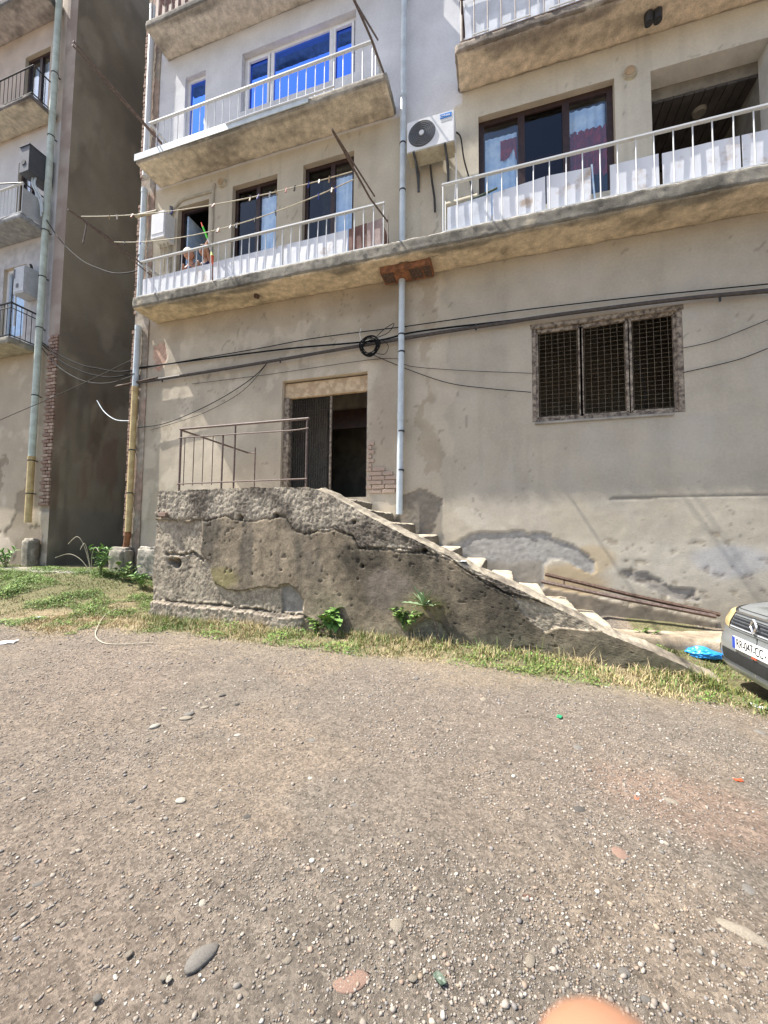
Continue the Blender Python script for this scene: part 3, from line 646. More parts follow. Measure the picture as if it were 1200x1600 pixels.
# third floor left
b3 = rough_box('balcony', (-7.1, YF-.02, 8.74), (-1.78, .02, 8.92), M_CONC, bld, slab_col((.36, .33, .28), (.60, .535, .43), 9), .035, .010, 4.5, 21, .03)
b3['label'] = 'third floor balcony slab of the white bay'
railing(b3, -6.82, -2.05, YF+.04, 8.92, 9.58, M_WHITEPAINT, .178, left=-.02, right=-.02, jit=.004)
MB().box((-7.1, YF-.045, 8.79), (-3.2, YF-.03, 8.93)).build('fascia_strip', M_PIPE, b3)
tube('sheet_hem', spline([(-4.9, YF-.05, 8.90), (-4.2, YF-.055, 8.905), (-3.2, YF-.05, 8.90), (-2.7, YF-.05, 8.905)], 5), .016, M_SHEET, b3)
# fourth floor left
b4 = rough_box('balcony', (-7.02, YF-.02, 11.66), (-1.85, .02, 11.86), M_CONC, bld, slab_col((.28, .255, .22), (.58, .53, .46), 13), .035, .012, 4.5, 31, .03)
b4['label'] = 'fourth floor balcony slab with dark carpet on its railing'
railing(b4, -6.9, -2.0, YF+.04, 11.86, 12.6, M_RAIL, .17, left=-.02, right=-.02)
panel(b4, (-6.86, -5.6, 11.9, 12.62, 12.62), YF+.08, M_PANELB, s=50); panel(b4, (-5.5, -3.2, 11.9, 12.4, 12.4), YF+.08, M_CURT, s=51)
# third floor right
b3r = rough_box('balcony', (-.68, YF-.02, 8.78), (4.7, .02, 8.98), M_CONC, bld, slab_col((.28, .24, .20), (.60, .50, .38), 17), .035, .018, 4.5, 41, .05)
b3r['label'] = 'third floor balcony slab of the right bay with peeling underside'
railing(b3r, -.58, 4.5, YF+.04, 9.0, 9.75, M_RAIL, .20, left=-.02, matt=M_RUST)
for i, (a, b) in enumerate(((-.52, .55), (.57, 1.9), (1.92, 4.3))): panel(b3r, (a, b, 9.03, 9.72, 9.72), YF+.085, M_SHEET, s=60+i)
for a, b in ((-.4, -.15), (0.05, .45), (.7, 1.4)): box('lath', (a, YF-.035, 8.985), (b, YF-.02, 9.005), M_WHITEPAINT, b3r)
# two drain stubs under the right hand third floor slab
for q in (0, .11): MB().disc((2.05+q, -.30, 8.76), (0, 0, -1), .06, .055, .14, 16).build('drain_stub', M_DARKM, b3r, sm=True)
MB().disc((-4.35, -.30, 5.705), (0, 0, -1), .05, .05, .05, 14).build('drain_stub', M_RUST, b2, sm=True)

# ================================================================== neighbouring building on the left
NL, NR, NY = -22.0, -10.42, .35
nb = thing('neighbouring_building', (-14, 3, .4), 'shadowed neighbouring apartment block beyond the narrow gap on the left', 'building')
def nfac(x, z):
    n1, n2 = fbm(x*.7, z*.7, 0, 4, 151), fbm(x*2.4, z*2.4, 0, 4, 157)
    c = mix(np.broadcast_to((.50, .43, .335), (len(x), 3)), (.41, .35, .27), smooth(.5+1.4*n1)); c = mix(c, (.56, .495, .40), .6*smooth((n2-.12)*3))
    f2 = (z > 5.95) & (z < 8.75); f3 = (z > 8.75) & (z < 11.8); f4 = z >= 11.8
    c = np.where(f2[:, None], np.array((.46, .455, .46))*(1+.25*fbm(x*9, z*9, 0, 4, 5))[:, None], c)
    c = np.where(f3[:, None], np.array((.56, .55, .55))*(1+.08*n2)[:, None], c)
    c = np.where(f4[:, None], np.array((.50, .425, .36))*(1+.2*n2)[:, None], c)
    D = .006*n2+np.where(f2, .010*fbm(x*14, z*14, 0, 3, 8), 0)
    bad = (fbm(x*1.5, z*1.1, 0, 5, 163) > .16) & (z < 3.4); c = np.where(bad[:, None], c*np.array((.68, .66, .64)), c); D = np.where(bad, D-.012, D)
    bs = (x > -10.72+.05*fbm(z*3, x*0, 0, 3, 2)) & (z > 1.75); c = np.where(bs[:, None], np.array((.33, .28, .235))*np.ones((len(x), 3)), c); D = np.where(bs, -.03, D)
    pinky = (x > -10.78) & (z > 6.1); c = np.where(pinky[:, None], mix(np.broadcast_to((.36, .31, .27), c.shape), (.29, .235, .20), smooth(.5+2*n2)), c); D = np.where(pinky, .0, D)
    return c, D
nxs = np.concatenate([np.linspace(NL, -14.6, 30), np.arange(-14.6, NR+.001, .045)]); nxs[-1] = NR
nzs = np.concatenate([np.arange(-.2, 4, .045), np.arange(4, 16, .07), np.linspace(16, 21, 12)])
NW2 = (-12.6, -11.75, 6.3, 8.2, .12); NW3 = (-12.3, -11.55, 9.0, 11.1, .12); NW4 = (-12.3, -11.35, 12.1, 14.1, .12)
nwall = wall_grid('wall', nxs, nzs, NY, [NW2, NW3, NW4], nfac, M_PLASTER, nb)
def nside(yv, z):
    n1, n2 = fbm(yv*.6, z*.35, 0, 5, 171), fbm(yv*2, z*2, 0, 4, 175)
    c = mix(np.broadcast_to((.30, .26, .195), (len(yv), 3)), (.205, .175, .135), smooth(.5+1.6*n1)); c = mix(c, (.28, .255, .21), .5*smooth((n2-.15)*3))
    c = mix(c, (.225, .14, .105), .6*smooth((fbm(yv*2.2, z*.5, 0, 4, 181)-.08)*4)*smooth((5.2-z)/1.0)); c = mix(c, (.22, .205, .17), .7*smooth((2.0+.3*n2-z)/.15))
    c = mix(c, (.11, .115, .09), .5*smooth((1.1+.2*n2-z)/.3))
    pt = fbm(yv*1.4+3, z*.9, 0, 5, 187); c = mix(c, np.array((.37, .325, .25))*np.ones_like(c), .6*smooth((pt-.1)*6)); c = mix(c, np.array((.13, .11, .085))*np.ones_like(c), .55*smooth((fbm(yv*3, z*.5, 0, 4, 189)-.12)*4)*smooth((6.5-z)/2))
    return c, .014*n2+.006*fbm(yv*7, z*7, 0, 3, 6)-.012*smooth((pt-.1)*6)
ys_ = np.arange(NY, 10.4, .07); zs_ = np.concatenate([np.arange(-.2, 7, .07), np.arange(7, 21.1, .15)])
Yv, Zv = np.meshgrid(ys_, zs_, indexing='ij'); cc, dd = nside(Yv.ravel(), Zv.ravel())
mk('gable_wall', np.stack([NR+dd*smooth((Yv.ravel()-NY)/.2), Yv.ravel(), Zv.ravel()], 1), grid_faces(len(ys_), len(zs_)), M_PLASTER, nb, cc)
box('back_wall', (NL, 10.3, -.2), (NR-.02, 10.5, 21), M_SIDE, nb); box('roof', (NL-.2, NY-.4, 21), (NR+.25, 10.8, 21.3), M_SIDE, nb)
box('end_wall', (NL, NY+.05, -.2), (NL+.2, 10.3, 21), M_SIDE, nb)
for fz in (5.75, 8.83, 11.75, 14.8): box('floor_slab', (NL+.3, NY+.2, fz), (NR-.2, 10.2, fz+.2), M_DARKIN, nb)
box('partition', (NL+.3, NY+2.2, 0), (NR-.2, NY+2.35, 20.9), M_ROOMW, nb)
# bare brick quoin
z = 1.95; k = 0
while z < 6.15:
    xx = -10.70+(0 if k % 2 else -.06)
    for w in ((.12, .25) if k % 2 else (.25, .16)):
        w = min(w, -10.415-xx)
        if w > .03: brick((xx+w/2, NY-.0+random.uniform(-.012, .006), z), (w-.014, .07, .066), nwall, BRICK2 if random.random() < .35 else BRICK)
        xx += w
    z += .0845; k += 1
# balconies of the neighbour
def nbalc(name, zs0, zs1, zt, xr, front, soff, s, yf=-.22):
    o = rough_box('balcony', (-15.5, yf-.02, zs0), (xr, NY+.02, zs1), M_CONC, nb, slab_col(front, soff, s), .05, .012, 4.5, s, .03); o['label'] = name; return o
na = nbalc('lowest balcony of the neighbouring block with black double rail', 5.76, 5.95, 0, -11.22, (.25, .235, .2), (.36, .33, .27), 61)
railing(na, -15.3, -11.25, -.2, 5.95, 6.75, M_DARKM, .12, right=NY, r=.008, top=(.04, .03)); MB().tube([(-15.3, -.2, 6.64), (-11.25, -.2, 6.64), (-11.25, NY, 6.64)], .012, 6).build('mid_rail', M_DARKM, na)
nbb = nbalc('middle balcony of the neighbouring block with sheet metal end', 8.82, 8.98, 0, -11.07, (.33, .34, .35), (.30, .31, .32), 67)
railing(nbb, -15.3, -11.1, -.2, 8.98, 9.72, M_WHITEPAINT, .13, r=.012); box('end_sheet', (-11.1, -.19, 8.98), (-11.085, .30, 9.62), M_GREYBOX, nbb); tube('end_rail', [(-11.09, -.2, 9.74), (-11.09, NY, 9.74)], .016, M_DARKM, nbb)
MB().tube([(-13.5, -.55, 9.95), (-11.1, -.2, 9.74)], .014, 6).build('drying_bar', M_DARKM, nbb)
nc = nbalc('upper balcony of the neighbouring block with thin dark bars', 11.86, 12.02, 0, -10.98, (.17, .15, .14), (.50, .46, .38), 71)
railing(nc, -15.3, -11.0, -.2, 12.02, 12.75, M_DARKM, .15, right=NY, r=.007, top=(.03, .02))
nd = nbalc('top balcony of the neighbouring block with pale bars', 14.8, 15.05, 0, -10.98, (.22, .21, .2), (.40, .37, .36), 77)
railing(nd, -15.3, -11.0, -.2, 15.05, 15.8, M_WHITEPAINT, .14, right=NY, r=.012)
for h, m1, sp in ((NW2, M_PVC, []), (NW3, M_WOODBR, [-11.9]), (NW4, M_WOODBR, [-11.8])):
    w = window('window', h[0], h[1], h[2], h[3], NY+.08, m1, sp, [M_GLASS]*(len(sp)+1), nb); curtain(h[0]+.08, h[1]-.08, h[2]+.1, h[3]-.1, NY+.2, M_CURT, w, 6, .02)

# ================================================================== entrance stair
SY = -1.5
st = thing('entrance_staircase', (-1.5, -.75, 0), 'crumbling concrete entrance stair with a raised landing and sloping side wall', 'staircase')
TOP0 = None
TOP = [(-5.20, 1.925), (-4.3, 1.935), (-3.3, 1.945), (-2.52, 1.92)] + [(-2.21, 1.8), (-1.48, 1.41), (-0.66, 1.03), (-0.28, 0.84), (0.09, 0.69), (0.76, 0.38), (1.08, 0.21), (1.38, 0.12), (1.73, -0.02), (1.95, -0.13), (2.11, -0.19), (2.21, -0.28)]
LOWC = [(-5.04, 1.55), (-4.83, 1.5), (-4.18, 1.48), (-3.93, 1.58), (-3.79, 1.5), (-3.58, 1.48), (-3.07, 1.52), (-2.91, 1.53), (-2.78, 1.34), (-2.62, 1.29), (-2.17, 1.36), (-1.91, 1.27), (-1.83, 1.12), (-1.4, 1.1), (-0.98, 1.07), (-0.7, 1.02), (-0.44, 0.86), (-0.25, 0.74), (-0.06, 0.68), (0.08, 0.6), (0.23, 0.55), (0.43, 0.53), (0.82, 0.42), (1.02, 0.28), (1.26, 0.19), (1.52, 0.11), (1.73, 0.01), (2.21, -0.32)]
R1 = [(-5.32, 1.49), (-4.33, 1.46), (-4.36, 0.98), (-4.17, 0.86), (-4.15, 0.7), (-4.06, 0.54), (-3.88, 0.45), (-3.58, 0.43), (-3.45, 0.51), (-3.24, 0.53), (-3.0, 0.52), (-2.98, 0.55), (-2.84, 0.6), (-2.72, 0.53), (-2.62, 0.36), (-2.62, 0.17), (-3.07, 0.18), (-3.66, 0.2), (-4.24, 0.22), (-4.95, 0.23), (-5.25, 0.22)]
R2 = [(0.09, 0.57), (0.43, 0.53), (0.82, 0.39), (1.02, 0.26), (0.57, 0.24), (0.42, 0.2), (0.26, 0.34)]
R3 = [(-1.14, 0.09), (-0.94, 0.26), (-0.74, 0.2), (-0.62, 0.02), (-0.57, -0.21), (-1.14, -0.26)]
R4 = [(0.08, -0.01), (0.29, 0.03), (0.43, -0.08), (0.42, -0.32), (0.08, -0.36)]
R5 = [(-2.98, 0.54), (-2.86, 0.59), (-2.74, 0.51), (-2.64, 0.36), (-2.64, 0.21), (-2.95, 0.2)]
CRACK = [(-4.97, 0.23), (-4.59, 0.22), (-4.24, 0.22), (-3.96, 0.22), (-3.66, 0.2), (-3.07, 0.18), (-2.62, 0.17), (-2.37, 0.08)]
CR2 = [(-2.62, 1.29), (-2.17, 1.38), (-1.91, 1.26), (-1.82, 1.11), (-0.98, 1.09), (-0.7, 1.03), (-0.44, 0.87), (-0.25, 0.75), (0.09, 0.6), (0.43, 0.53)]
CR3 = [(-4.99, 0.95), (-4.68, 0.94), (-4.51, 1.0), (-4.32, 0.87)]
HOLES = [(q, r) for q, r in zip([(-4.81, 0.82), (-4.93, 0.84), (-1.9, 1.44), (-0.95, 1.09), (-1.77, 0.87), (-3.07, 1.54), (-3.66, 1.51), (-3.86, 0.77), (-3.79, 0.74), (-3.89, 0.72), (-3.43, 0.71), (-3.26, 0.69), (-2.97, 0.78), (-2.82, 0.7), (-2.1, 0.98), (-2.48, 0.89), (-2.67, 0.97), (-1.83, 0.7)], (.085, .06, .035, .05, .035, .05, .055, .02, .022, .018, .02, .022, .016, .014, .016, .014, .016, .015))]
DKZ = [(-2.2, 1.15), (-1.14, 1.09), (-0.66, 0.98), (0.09, 0.57), (0.43, 0.17), (0.49, -0.18), (-0.66, -0.06), (-0.74, 0.31), (-1.14, 0.53), (-1.82, 0.24), (-1.96, 0.73)]
def topz(x):
    return np.interp(x, [p[0] for p in TOP], [p[1] for p in TOP])
def low_(x): return np.interp(x, [p[0] for p in LOWC], [p[1] for p in LOWC])
def swall(x, z):
    n1, n2, n3 = fbm(x*.9, z*.9, 0, 4, 201), fbm(x*3, z*3, 0, 4, 205), fbm(x*24, z*24, 0, 4, 209)
    st_ = fbm(x*4.5, z*.45, 0, 4, 213)+.35*n2; n4 = fbm(x*11, z*11, 0, 4, 217); nv = RNG.normal(0, 1, len(x))
    c = mix(np.broadcast_to((.355, .30, .225), (len(x), 3)), (.25, .21, .158), smooth(.45+1.3*n1)); c = mix(c, (.40, .345, .26), .5*smooth((n2-.1)*3))
    c = mix(c, (.135, .12, .10), .9*smooth((st_+.14)*1.8)*smooth((z-.15)/.9))               # black run-off streaks
    dz = sum(inside(DKZ, x+ox, z+oz, .3, 2.5, 5+k).astype(float) for k, (ox, oz) in enumerate(((0, 0), (.09, .04), (-.09, .03), (.03, -.08), (-.04, .1), (.14, -.05))))/6; c = mix(c, (.085, .074, .058), np.clip(dz*(.80+.5*np.clip(n2*1.8+n4, -.8, .5)), 0, .95)); c = mix(c, (.10, .09, .072), .5*smooth((x+2.2)/.8)*smooth((z-low_(x)+.75)/.5)*smooth(.55+n2)); c = c*np.array((.82, .80, .76)); c = c*(1+.30*n4+.2*n3+.09*nv)[:, None]
    c = mix(c, (.27, .24, .10), .6*blob(x, z, -4.05, .62, .45, .16, 5)+.35*blob(x, z, -1.0, .35, .4, .25, 6)); c = mix(c, (.19, .16, .14), .5*blob(x, z, -1.4, .55, .35, .3, 7))
    c = mix(c, (.15, .145, .10), .5*smooth((.22-z+.12*n2)/.25))
    pit = (noise(x*23, z*23, 0, 219) > .74) & (noise(x*3, z*3, 0, 220) > .1); c = np.where(pit[:, None], c*.62, c)
    D = .007*n2+.002*n3+.002*n4+.014-.008*pit+.0008*nv
    low = np.interp(x, [p[0] for p in LOWC], [p[1] for p in LOWC])+.03*fbm(x*7, z*0, 0, 3, 5)
    cap = z > low; slope = x > -2.5
    cc = mix(np.broadcast_to((.37, .325, .255), (len(x), 3)), (.13, .112, .09), smooth(.4+1.5*n2-.25*(x > -2.0)*smooth((z-low)/.1)*-1)); cc = cc*(1+.45*n3+.16*nv)[:, None]
    c = np.where(cap[:, None], cc, c); D = np.where(cap, .012+.016*n2+.008*n3+.0035*nv, D)
    rim = (~cap) & (z > low-.025); D = np.where(rim, -.004, D); c = np.where((rim & (n2 > -.1))[:, None], c*.6, c)
    for P, d, col_ in ((R1, -.022, (.33, .285, .22)), (R2, -.016, (.35, .30, .23)), (R3, -.03, (.17, .16, .115)), (R4, -.02, (.24, .21, .165))):
        m = inside(P, x, z, .05, 5, 17) & ~cap; e = (inside(P, x, z-.018, .05, 5, 17)) & ~m & ~cap
        c = np.where(m[:, None], np.array(col_)*(1+.5*n3+.25*n2+.14*nv)[:, None], c); D = np.where(m, d+.010*n2+.005*n3+.002*nv, D)
        c = np.where(e[:, None], c*.72, c)
    m5 = inside(R5, x, z, .02, 5, 19); c = np.where(m5[:, None], np.array((.27, .25, .22))*(1+.2*n3)[:, None], c); D = np.where(m5, -.05, D)
    ft = (z < np.interp(x, [p[0] for p in CRACK], [p[1] for p in CRACK])) & (x < CRACK[-2][0]); c = np.where(ft[:, None], np.array((.36, .305, .24))*(1+.45*n3+.2*n2+.14*nv)[:, None], c); D = np.where(ft, .045+.008*n3+.002*nv, D)
    for L_, w_ in ((CRACK, .022), (CR2, .010), (CR3, .02)):
        d = dist_line(L_, x+.02*fbm(x*9, z*9, 0, 3, 31), z+.03*fbm(x*8, z*8, 0, 3, 37)); k = d < w_*(1+.8*n2); D = np.where(k, D-(.018 if L_ is CR2 else .035), D); c = np.where(k[:, None], c*.55, c)
        k2 = (d < w_*2.4) & ~k & (n3 > 0); c = np.where(k2[:, None], c*1.25, c); D = np.where(k2, D+.008, D)
    for (hx, hz), r_ in HOLES:
        d = np.hypot(x-hx, (z-hz)*1.1)+r_*.45*n2; k = smooth((r_-d)/(r_*.5)); D = D-k*min(.14, r_*1.6); c = c*(1-.5*k)[:, None]
    c = mix(c, (.35, .335, .30), .5*smooth((x-1.25)/.4)*smooth((z-low+.05)/.05))
    return c, D
sx = np.arange(-5.24, 2.36, .0155); nt = 150; t_ = np.linspace(0, 1, nt)
SX, T = np.meshgrid(sx, t_, indexing='ij'); SXr, Tr = SX.ravel(), T.ravel()
ka = np.where(SXr > -2.4, .55, 1.0); tz = topz(SXr)+ka*(.022*fbm(SXr*6, 0*SXr, 0, 4, 44)+.012*fbm(SXr*22, 0*SXr, 0, 3, 47))
SZ = -.5+(tz+.5)*Tr; c1, d1 = swall(SXr, SZ)
lefts = .10*(SXr < -5.16)*0
lx = SXr+np.where(SXr < -5.18, .05*fbm(SZ*5, SZ*0, 0, 4, 3)+.05*(SZ > 1.62)*-1*-1, 0)
front = np.stack([lx, SY-d1, SZ], 1)
nq = 12; q = np.linspace(0, 1, nq); SX2, Q = np.meshgrid(sx, q, indexing='ij'); x2, q2 = SX2.ravel(), Q.ravel()
wid = np.where(x2 < -2.5, .30, .24)
tf = topz(x2)+np.where(x2 > -2.4, .55, 1.0)*(.022*fbm(x2*6, 0*x2, 0, 4, 44)+.012*fbm(x2*22, 0*x2, 0, 3, 47))
dtop = swall(x2, tf)[1]
yy = SY-dtop*(1-q2)**2+wid*q2; zz = tf+np.where(x2 > -2.45, .055, .0)*q2**.8+.012*fbm(x2*14, yy*14, 0, 4, 55)*np.minimum(1, q2*6)
lx2 = np.repeat(lx.reshape(len(sx), nt)[:, -1], nq)
top = np.stack([lx2, yy, zz], 1)
ct = mix(np.broadcast_to((.36, .315, .245), (len(x2), 3)), (.22, .19, .15), smooth(.5+1.6*fbm(x2*6, yy*6, 0, 4, 59)))*(1+.25*fbm(x2*30, yy*30, 0, 3, 63))[:, None]
back = top.reshape(len(sx), nq, 3)[:, -1]; bt = back.copy(); bt[:, 2] = -.5
bk = np.stack([back, bt], 1).reshape(-1, 3)
lf = front.reshape(len(sx), nt, 3)[0]; lb = lf.copy(); lb[:, 1] = SY+.3; le = np.stack([lf, lb], 1).reshape(-1, 3)
nf = len(front)
mk('side_wall', np.vstack([front, top, bk, le]), np.vstack([grid_faces(len(sx), nt), grid_faces(len(sx), nq, nf), grid_faces(len(sx), 2, nf+len(top)), grid_faces(nt, 2, nf+len(top)+len(bk), True)]), M_CONC, st,
   np.vstack([c1, ct, np.broadcast_to((.28, .26, .22), bk.shape), np.broadcast_to((.25, .23, .2), le.shape)]))
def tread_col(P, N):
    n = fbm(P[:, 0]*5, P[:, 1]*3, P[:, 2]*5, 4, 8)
    c = mix(np.broadcast_to((.52, .455, .35), P.shape), (.38, .33, .255), smooth(.5+1.5*n)); return np.where((N[:, 2] > .5)[:, None], c, mix(np.broadcast_to((.15, .13, .10), P.shape), (.24, .205, .16), smooth(.4+1.6*n)))  # risers and sides far darker than tops: their shade and soiling put into the colour
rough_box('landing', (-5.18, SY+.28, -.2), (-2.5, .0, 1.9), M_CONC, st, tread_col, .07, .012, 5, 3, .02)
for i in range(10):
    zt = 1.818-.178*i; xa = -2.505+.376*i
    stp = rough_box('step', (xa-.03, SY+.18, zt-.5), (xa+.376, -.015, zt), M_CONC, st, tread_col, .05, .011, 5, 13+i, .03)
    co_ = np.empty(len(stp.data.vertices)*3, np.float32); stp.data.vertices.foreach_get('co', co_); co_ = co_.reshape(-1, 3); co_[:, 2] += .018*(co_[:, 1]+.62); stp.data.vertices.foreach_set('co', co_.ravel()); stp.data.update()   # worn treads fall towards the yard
rough_box('foot_slab', (1.3, -.80, -.25), (2.75, -.06, .08), M_CONC, st, lambda P, N: mix(np.broadcast_to((.42, .35, .26), P.shape), (.27, .22, .16), smooth(.5+1.6*fbm(P[:, 0]*4, P[:, 1]*4, 0, 4, 3))), .05, .014, 3, 33, .05)
brick((-5.05, SY-.005, 1.565), (.14, .10, .062), st)
brick((-5.17, SY+.1, 1.60), (.2, .12, .064), st)
# landing railing
rl = thing('landing_railing', (-3.9, SY+.16, 1.92), 'rusty welded steel railing on the entrance landing', 'railing')
RY = SY+.15; X0, X1 = -4.94, -2.70
tube('post', [(X0, RY, 1.88), (X0, RY, 2.94)], .017, M_RAIL, rl); tube('post', [(X1, RY, 1.88), (X1, RY, 2.93)], .013, M_RAIL, rl)
tube('top_rail', [(X0-.02, RY, 2.945), (X1+.03, RY, 2.945)], .019, M_RAIL, rl); tube('mid_rail', spline([(X0-.03, RY-.01, 2.80), (-3.9, RY-.01, 2.795), (-3.0, RY-.01, 2.785), (X1+.03, RY-.01, 2.80)], 4), .010, M_RAIL, rl); tube('bottom_rail', [(X0-.03, RY-.01, 2.06), (X1+.02, RY-.01, 2.07)], .011, M_RAIL, rl)
for xx in (-4.86, -4.68, -4.50, -4.32): tube('bar', [(xx, RY, 2.03), (xx, RY, 2.80)], .007, M_RAIL, rl, 6)
for xx in (-4.14, -3.92): tube('post', [(xx, RY, 1.88), (xx+.005, RY, 2.93 if xx > -4 else 2.8)], .014, M_RAIL, rl)
tube('side_rail', [(X0, RY, 2.93), (-4.60, -.08, 2.80)], .016, M_RAIL, rl); tube('post', [(-4.36, -.20, 1.88), (-4.36, -.20, 2.86)], .012, M_RAIL, rl); tube('side_rail', [(-4.60, -.08, 2.80), (-4.36, -.20, 2.76)], .012, M_RAIL, rl)
# handrail of angle iron that has come down along the steps
hr = thing('fallen_handrail', (1.7, -.3, .4), 'two rusty iron bars sloping down along the wall beside the lower steps', 'iron bars')
A = [(0.57, -0.2, 0.73), (2.66, -0.2, 0.29)]; B_ = [(0.51, -0.24, 0.63), (2.6, -0.24, 0.27)]
for P in (A, B_):
    a, b = Vector(P[0]), Vector(P[1]); d = (b-a).normalized()
    m = MB(); m.tube([a, a.lerp(b, .5)+Vector((0, 0, -.012)), b], .027, 4); m.build('bar', M_RUST if P is A else M_RAIL, hr, sm=True)
tube('clamp', [Vector(A[0])+Vector((.25, 0, -.06)), Vector(B_[0])+Vector((.3, 0, -.05))], .012, M_RUST, hr)

# ================================================================== pipes
def drainpipe(label, x, y, segs, r, bracket_z, cat='drainpipe', shoe=None):
    t = thing('drainpipe', (x, y, segs[-1][1]), label, cat, 'vertical drainpipes')
    for (z1, z0, mat, xt, xb) in segs:
        p = MB().tube([(xt, y, z1), ((xt+xb)/2, y, (z0+z1)/2), (xb, y, z0)], r, 20); p.build('pipe', mat, t, sm=True)
        MB().tube([(xt, y, z1-.10), (xt, y, z1)], r*1.09, 20).build('collar', mat, t, sm=True)
    for z in bracket_z:
        b = MB(); b.tube([(x, y, z-.012), (x, y, z+.012)], r*1.12, 16); b.box((x-.012, y+r, z-.01), (x+.012, y+.14, z+.01)); b.build('bracket', M_DARKM, t)
    return t
drainpipe('pale blue painted downpipe on the joint between the two bays', -1.62, -.115, [(13.2, 9.0, M_PIPE, -1.61, -1.62), (9.0, 5.93, M_PIPE, -1.62, -1.62), (5.62, 3.3, M_PIPE, -1.62, -1.63), (3.3, 1.62, M_PIPE, -1.63, -1.64)], .052, (10.9, 8.05, 7.2, 4.65, 4.35, 3.0, 2.35))
drainpipe('white and yellow downpipe on the left corner of the main building', -7.42, -.095, [(13, 9.0, M_WHITEPAINT, -7.40, -7.40), (8.72, 5.96, M_PIPE, -7.40, -7.40), (5.66, 4.35, M_PIPE, -7.40, -7.41), (4.35, 2.0, M_PIPEY, -7.41, -7.42), (2.0, 1.3, M_PIPEY, -7.42, -7.42), (1.3, .95, M_RUSTB, -7.43, -7.46)], .058, (7.2, 4.6, 3.0, 2.1))
drainpipe('pale green downpipe on the neighbouring building', -10.92, NY-.13, [(20, 12, M_PIPEG, -10.92, -10.92), (12, 9.3, M_PIPEG, -10.92, -10.92), (9.3, 6.6, M_PIPEG, -10.92, -10.92), (6.6, 3.1, M_PIPEG, -10.92, -10.92), (3.1, 1.5, M_PIPEY, -10.92, -10.92)], .072, (13.0, 11.3, 8.8, 7.6, 6.3, 4.6, 3.0, 2.2))
def rock_col(c):
    return lambda P, N: mix(np.broadcast_to(c, P.shape), np.array(c)*.65, smooth(.5+1.5*fbm(P[:, 0]*7, P[:, 1]*7, P[:, 2]*7, 4, 4)))
tag(rough_box('stone_block', (-7.72, -.30, .35), (-7.28, .0, .98), M_CONC, None, rock_col((.34, .31, .26)), .04, .03, 5, 5, .08), 'squared stone block under the foot of the corner downpipe', 'stone block')
tag(rough_box('stone_block', (-7.15, -.16, .35), (-6.55, .02, 1.0), M_CONC, None, rock_col((.36, .33, .28)), .04, .035, 5, 6, .08), 'rounded render block at the wall foot left of the stair', 'stone block')
tag(rough_box('stone_pier', (-10.95, NY-.24, .3), (-10.6, NY, 1.12), M_CONC, None, rock_col((.30, .27, .22)), .05, .03, 5, 8, .06), 'short render pier at the foot of the neighbouring downpipe', 'pier')

# ================================================================== air conditioner, meter boxes
ac = thing('air_conditioner', (-1.1, -.2, 7.55), 'white air conditioner unit with round fan grille beside the downpipe', 'air conditioner')
ax0, ax1, ay0, ay1, az0, az1 = -1.48, -.70, -.40, -.12, 7.56, 8.10
box('casing', (ax0, ay0, az0), (ax1, ay1, az1), M_ACW, ac, .012)
box('base_tray', (ax0+.004, ay0+.004, az0-.012), (ax1-.004, ay1-.004, az0+.003), M_ACUND, ac)
fc = (-1.23, 7.835); fg = MB().disc((fc[0], ay0-.002, fc[1]), (0, -1, 0), .225, .222, .006, 40).build('fan_recess', M_DKBOX, ac, sm=True)
for r_ in (.205, .175, .145, .115, .085, .055): MB().tube([(fc[0]+r_*math.cos(a), ay0-.016, fc[1]+r_*math.sin(a)) for a in np.linspace(0, 2*math.pi, 33)], .0045, 5, False).build('grille_ring', M_RING, fg, sm=True)
for a in range(5):
    th = a*2*math.pi/5+.3; tube('grille_spoke', [(fc[0]+.045*math.cos(th), ay0-.012, fc[1]+.045*math.sin(th)), (fc[0]+.215*math.cos(th), ay0-.012, fc[1]+.215*math.sin(th))], .004, M_RING, fg, 5)
MB().disc((fc[0], ay0-.01, fc[1]), (0, -1, 0), .042, .040, .014, 24).build('fan_hub', M_ACW, fg, sm=True)
lb_ = box('badge', (-.93, ay0-.006, 7.985), (-.745, ay0+.001, 8.06), M_BLUELOGO, ac)
def text(name, s, size, M, mat, parent, ext=.002, align='CENTER'):
    cu = bpy.data.curves.new(name, 'FONT'); cu.body = s; cu.size = size; cu.extrude = ext; cu.align_x = align; cu.align_y = 'CENTER'
    tmp = bpy.data.objects.new('tmp', cu); COL.objects.link(tmp); dg = bpy.context.evaluated_depsgraph_get()
    me = bpy.data.meshes.new_from_object(tmp.evaluated_get(dg)); bpy.data.objects.remove(tmp); me.transform(M); me.materials.clear(); me.materials.append(mat)
    return obj(name, me, parent)
FRONT = Matrix.Rotation(R(90), 4, 'X')
text('badge_lettering', 'Midea', .05, Matrix.Translation((-.828, ay0-.008, 8.022)) @ FRONT, M_WHITE, lb_)
MB().tube([(-.905+.018*math.cos(a), ay0-.008, 8.022+.018*math.sin(a)) for a in np.linspace(.6, 5.4, 14)], .003, 5).build('badge_swirl', M_WHITE, lb_)
box('label_strip', (-.91, ay0-.003, 7.925), (-.74, ay0+.001, 7.945), M_GREYBOX, ac)
for xx in (-1.36, -.85):
    b = MB(); b.box((xx-.018, ay0-.03, 7.525), (xx+.018, -.005, 7.545)); b.box((xx-.018, -.03, 7.2), (xx+.018, -.005, 7.525)); b.build('bracket', M_DKBOX, ac)
    tube('brace', [(xx, ay0+.08, 7.53), (xx, -.02, 7.25)], .012, M_DKBOX, ac, 6)
tube('drain_hose', spline([(-.72, -.2, 7.6), (-.70, -.16, 7.4), (-.71, -.12, 7.1), (-.74, -.10, 6.7)], 5), .012, M_WHITE, ac)
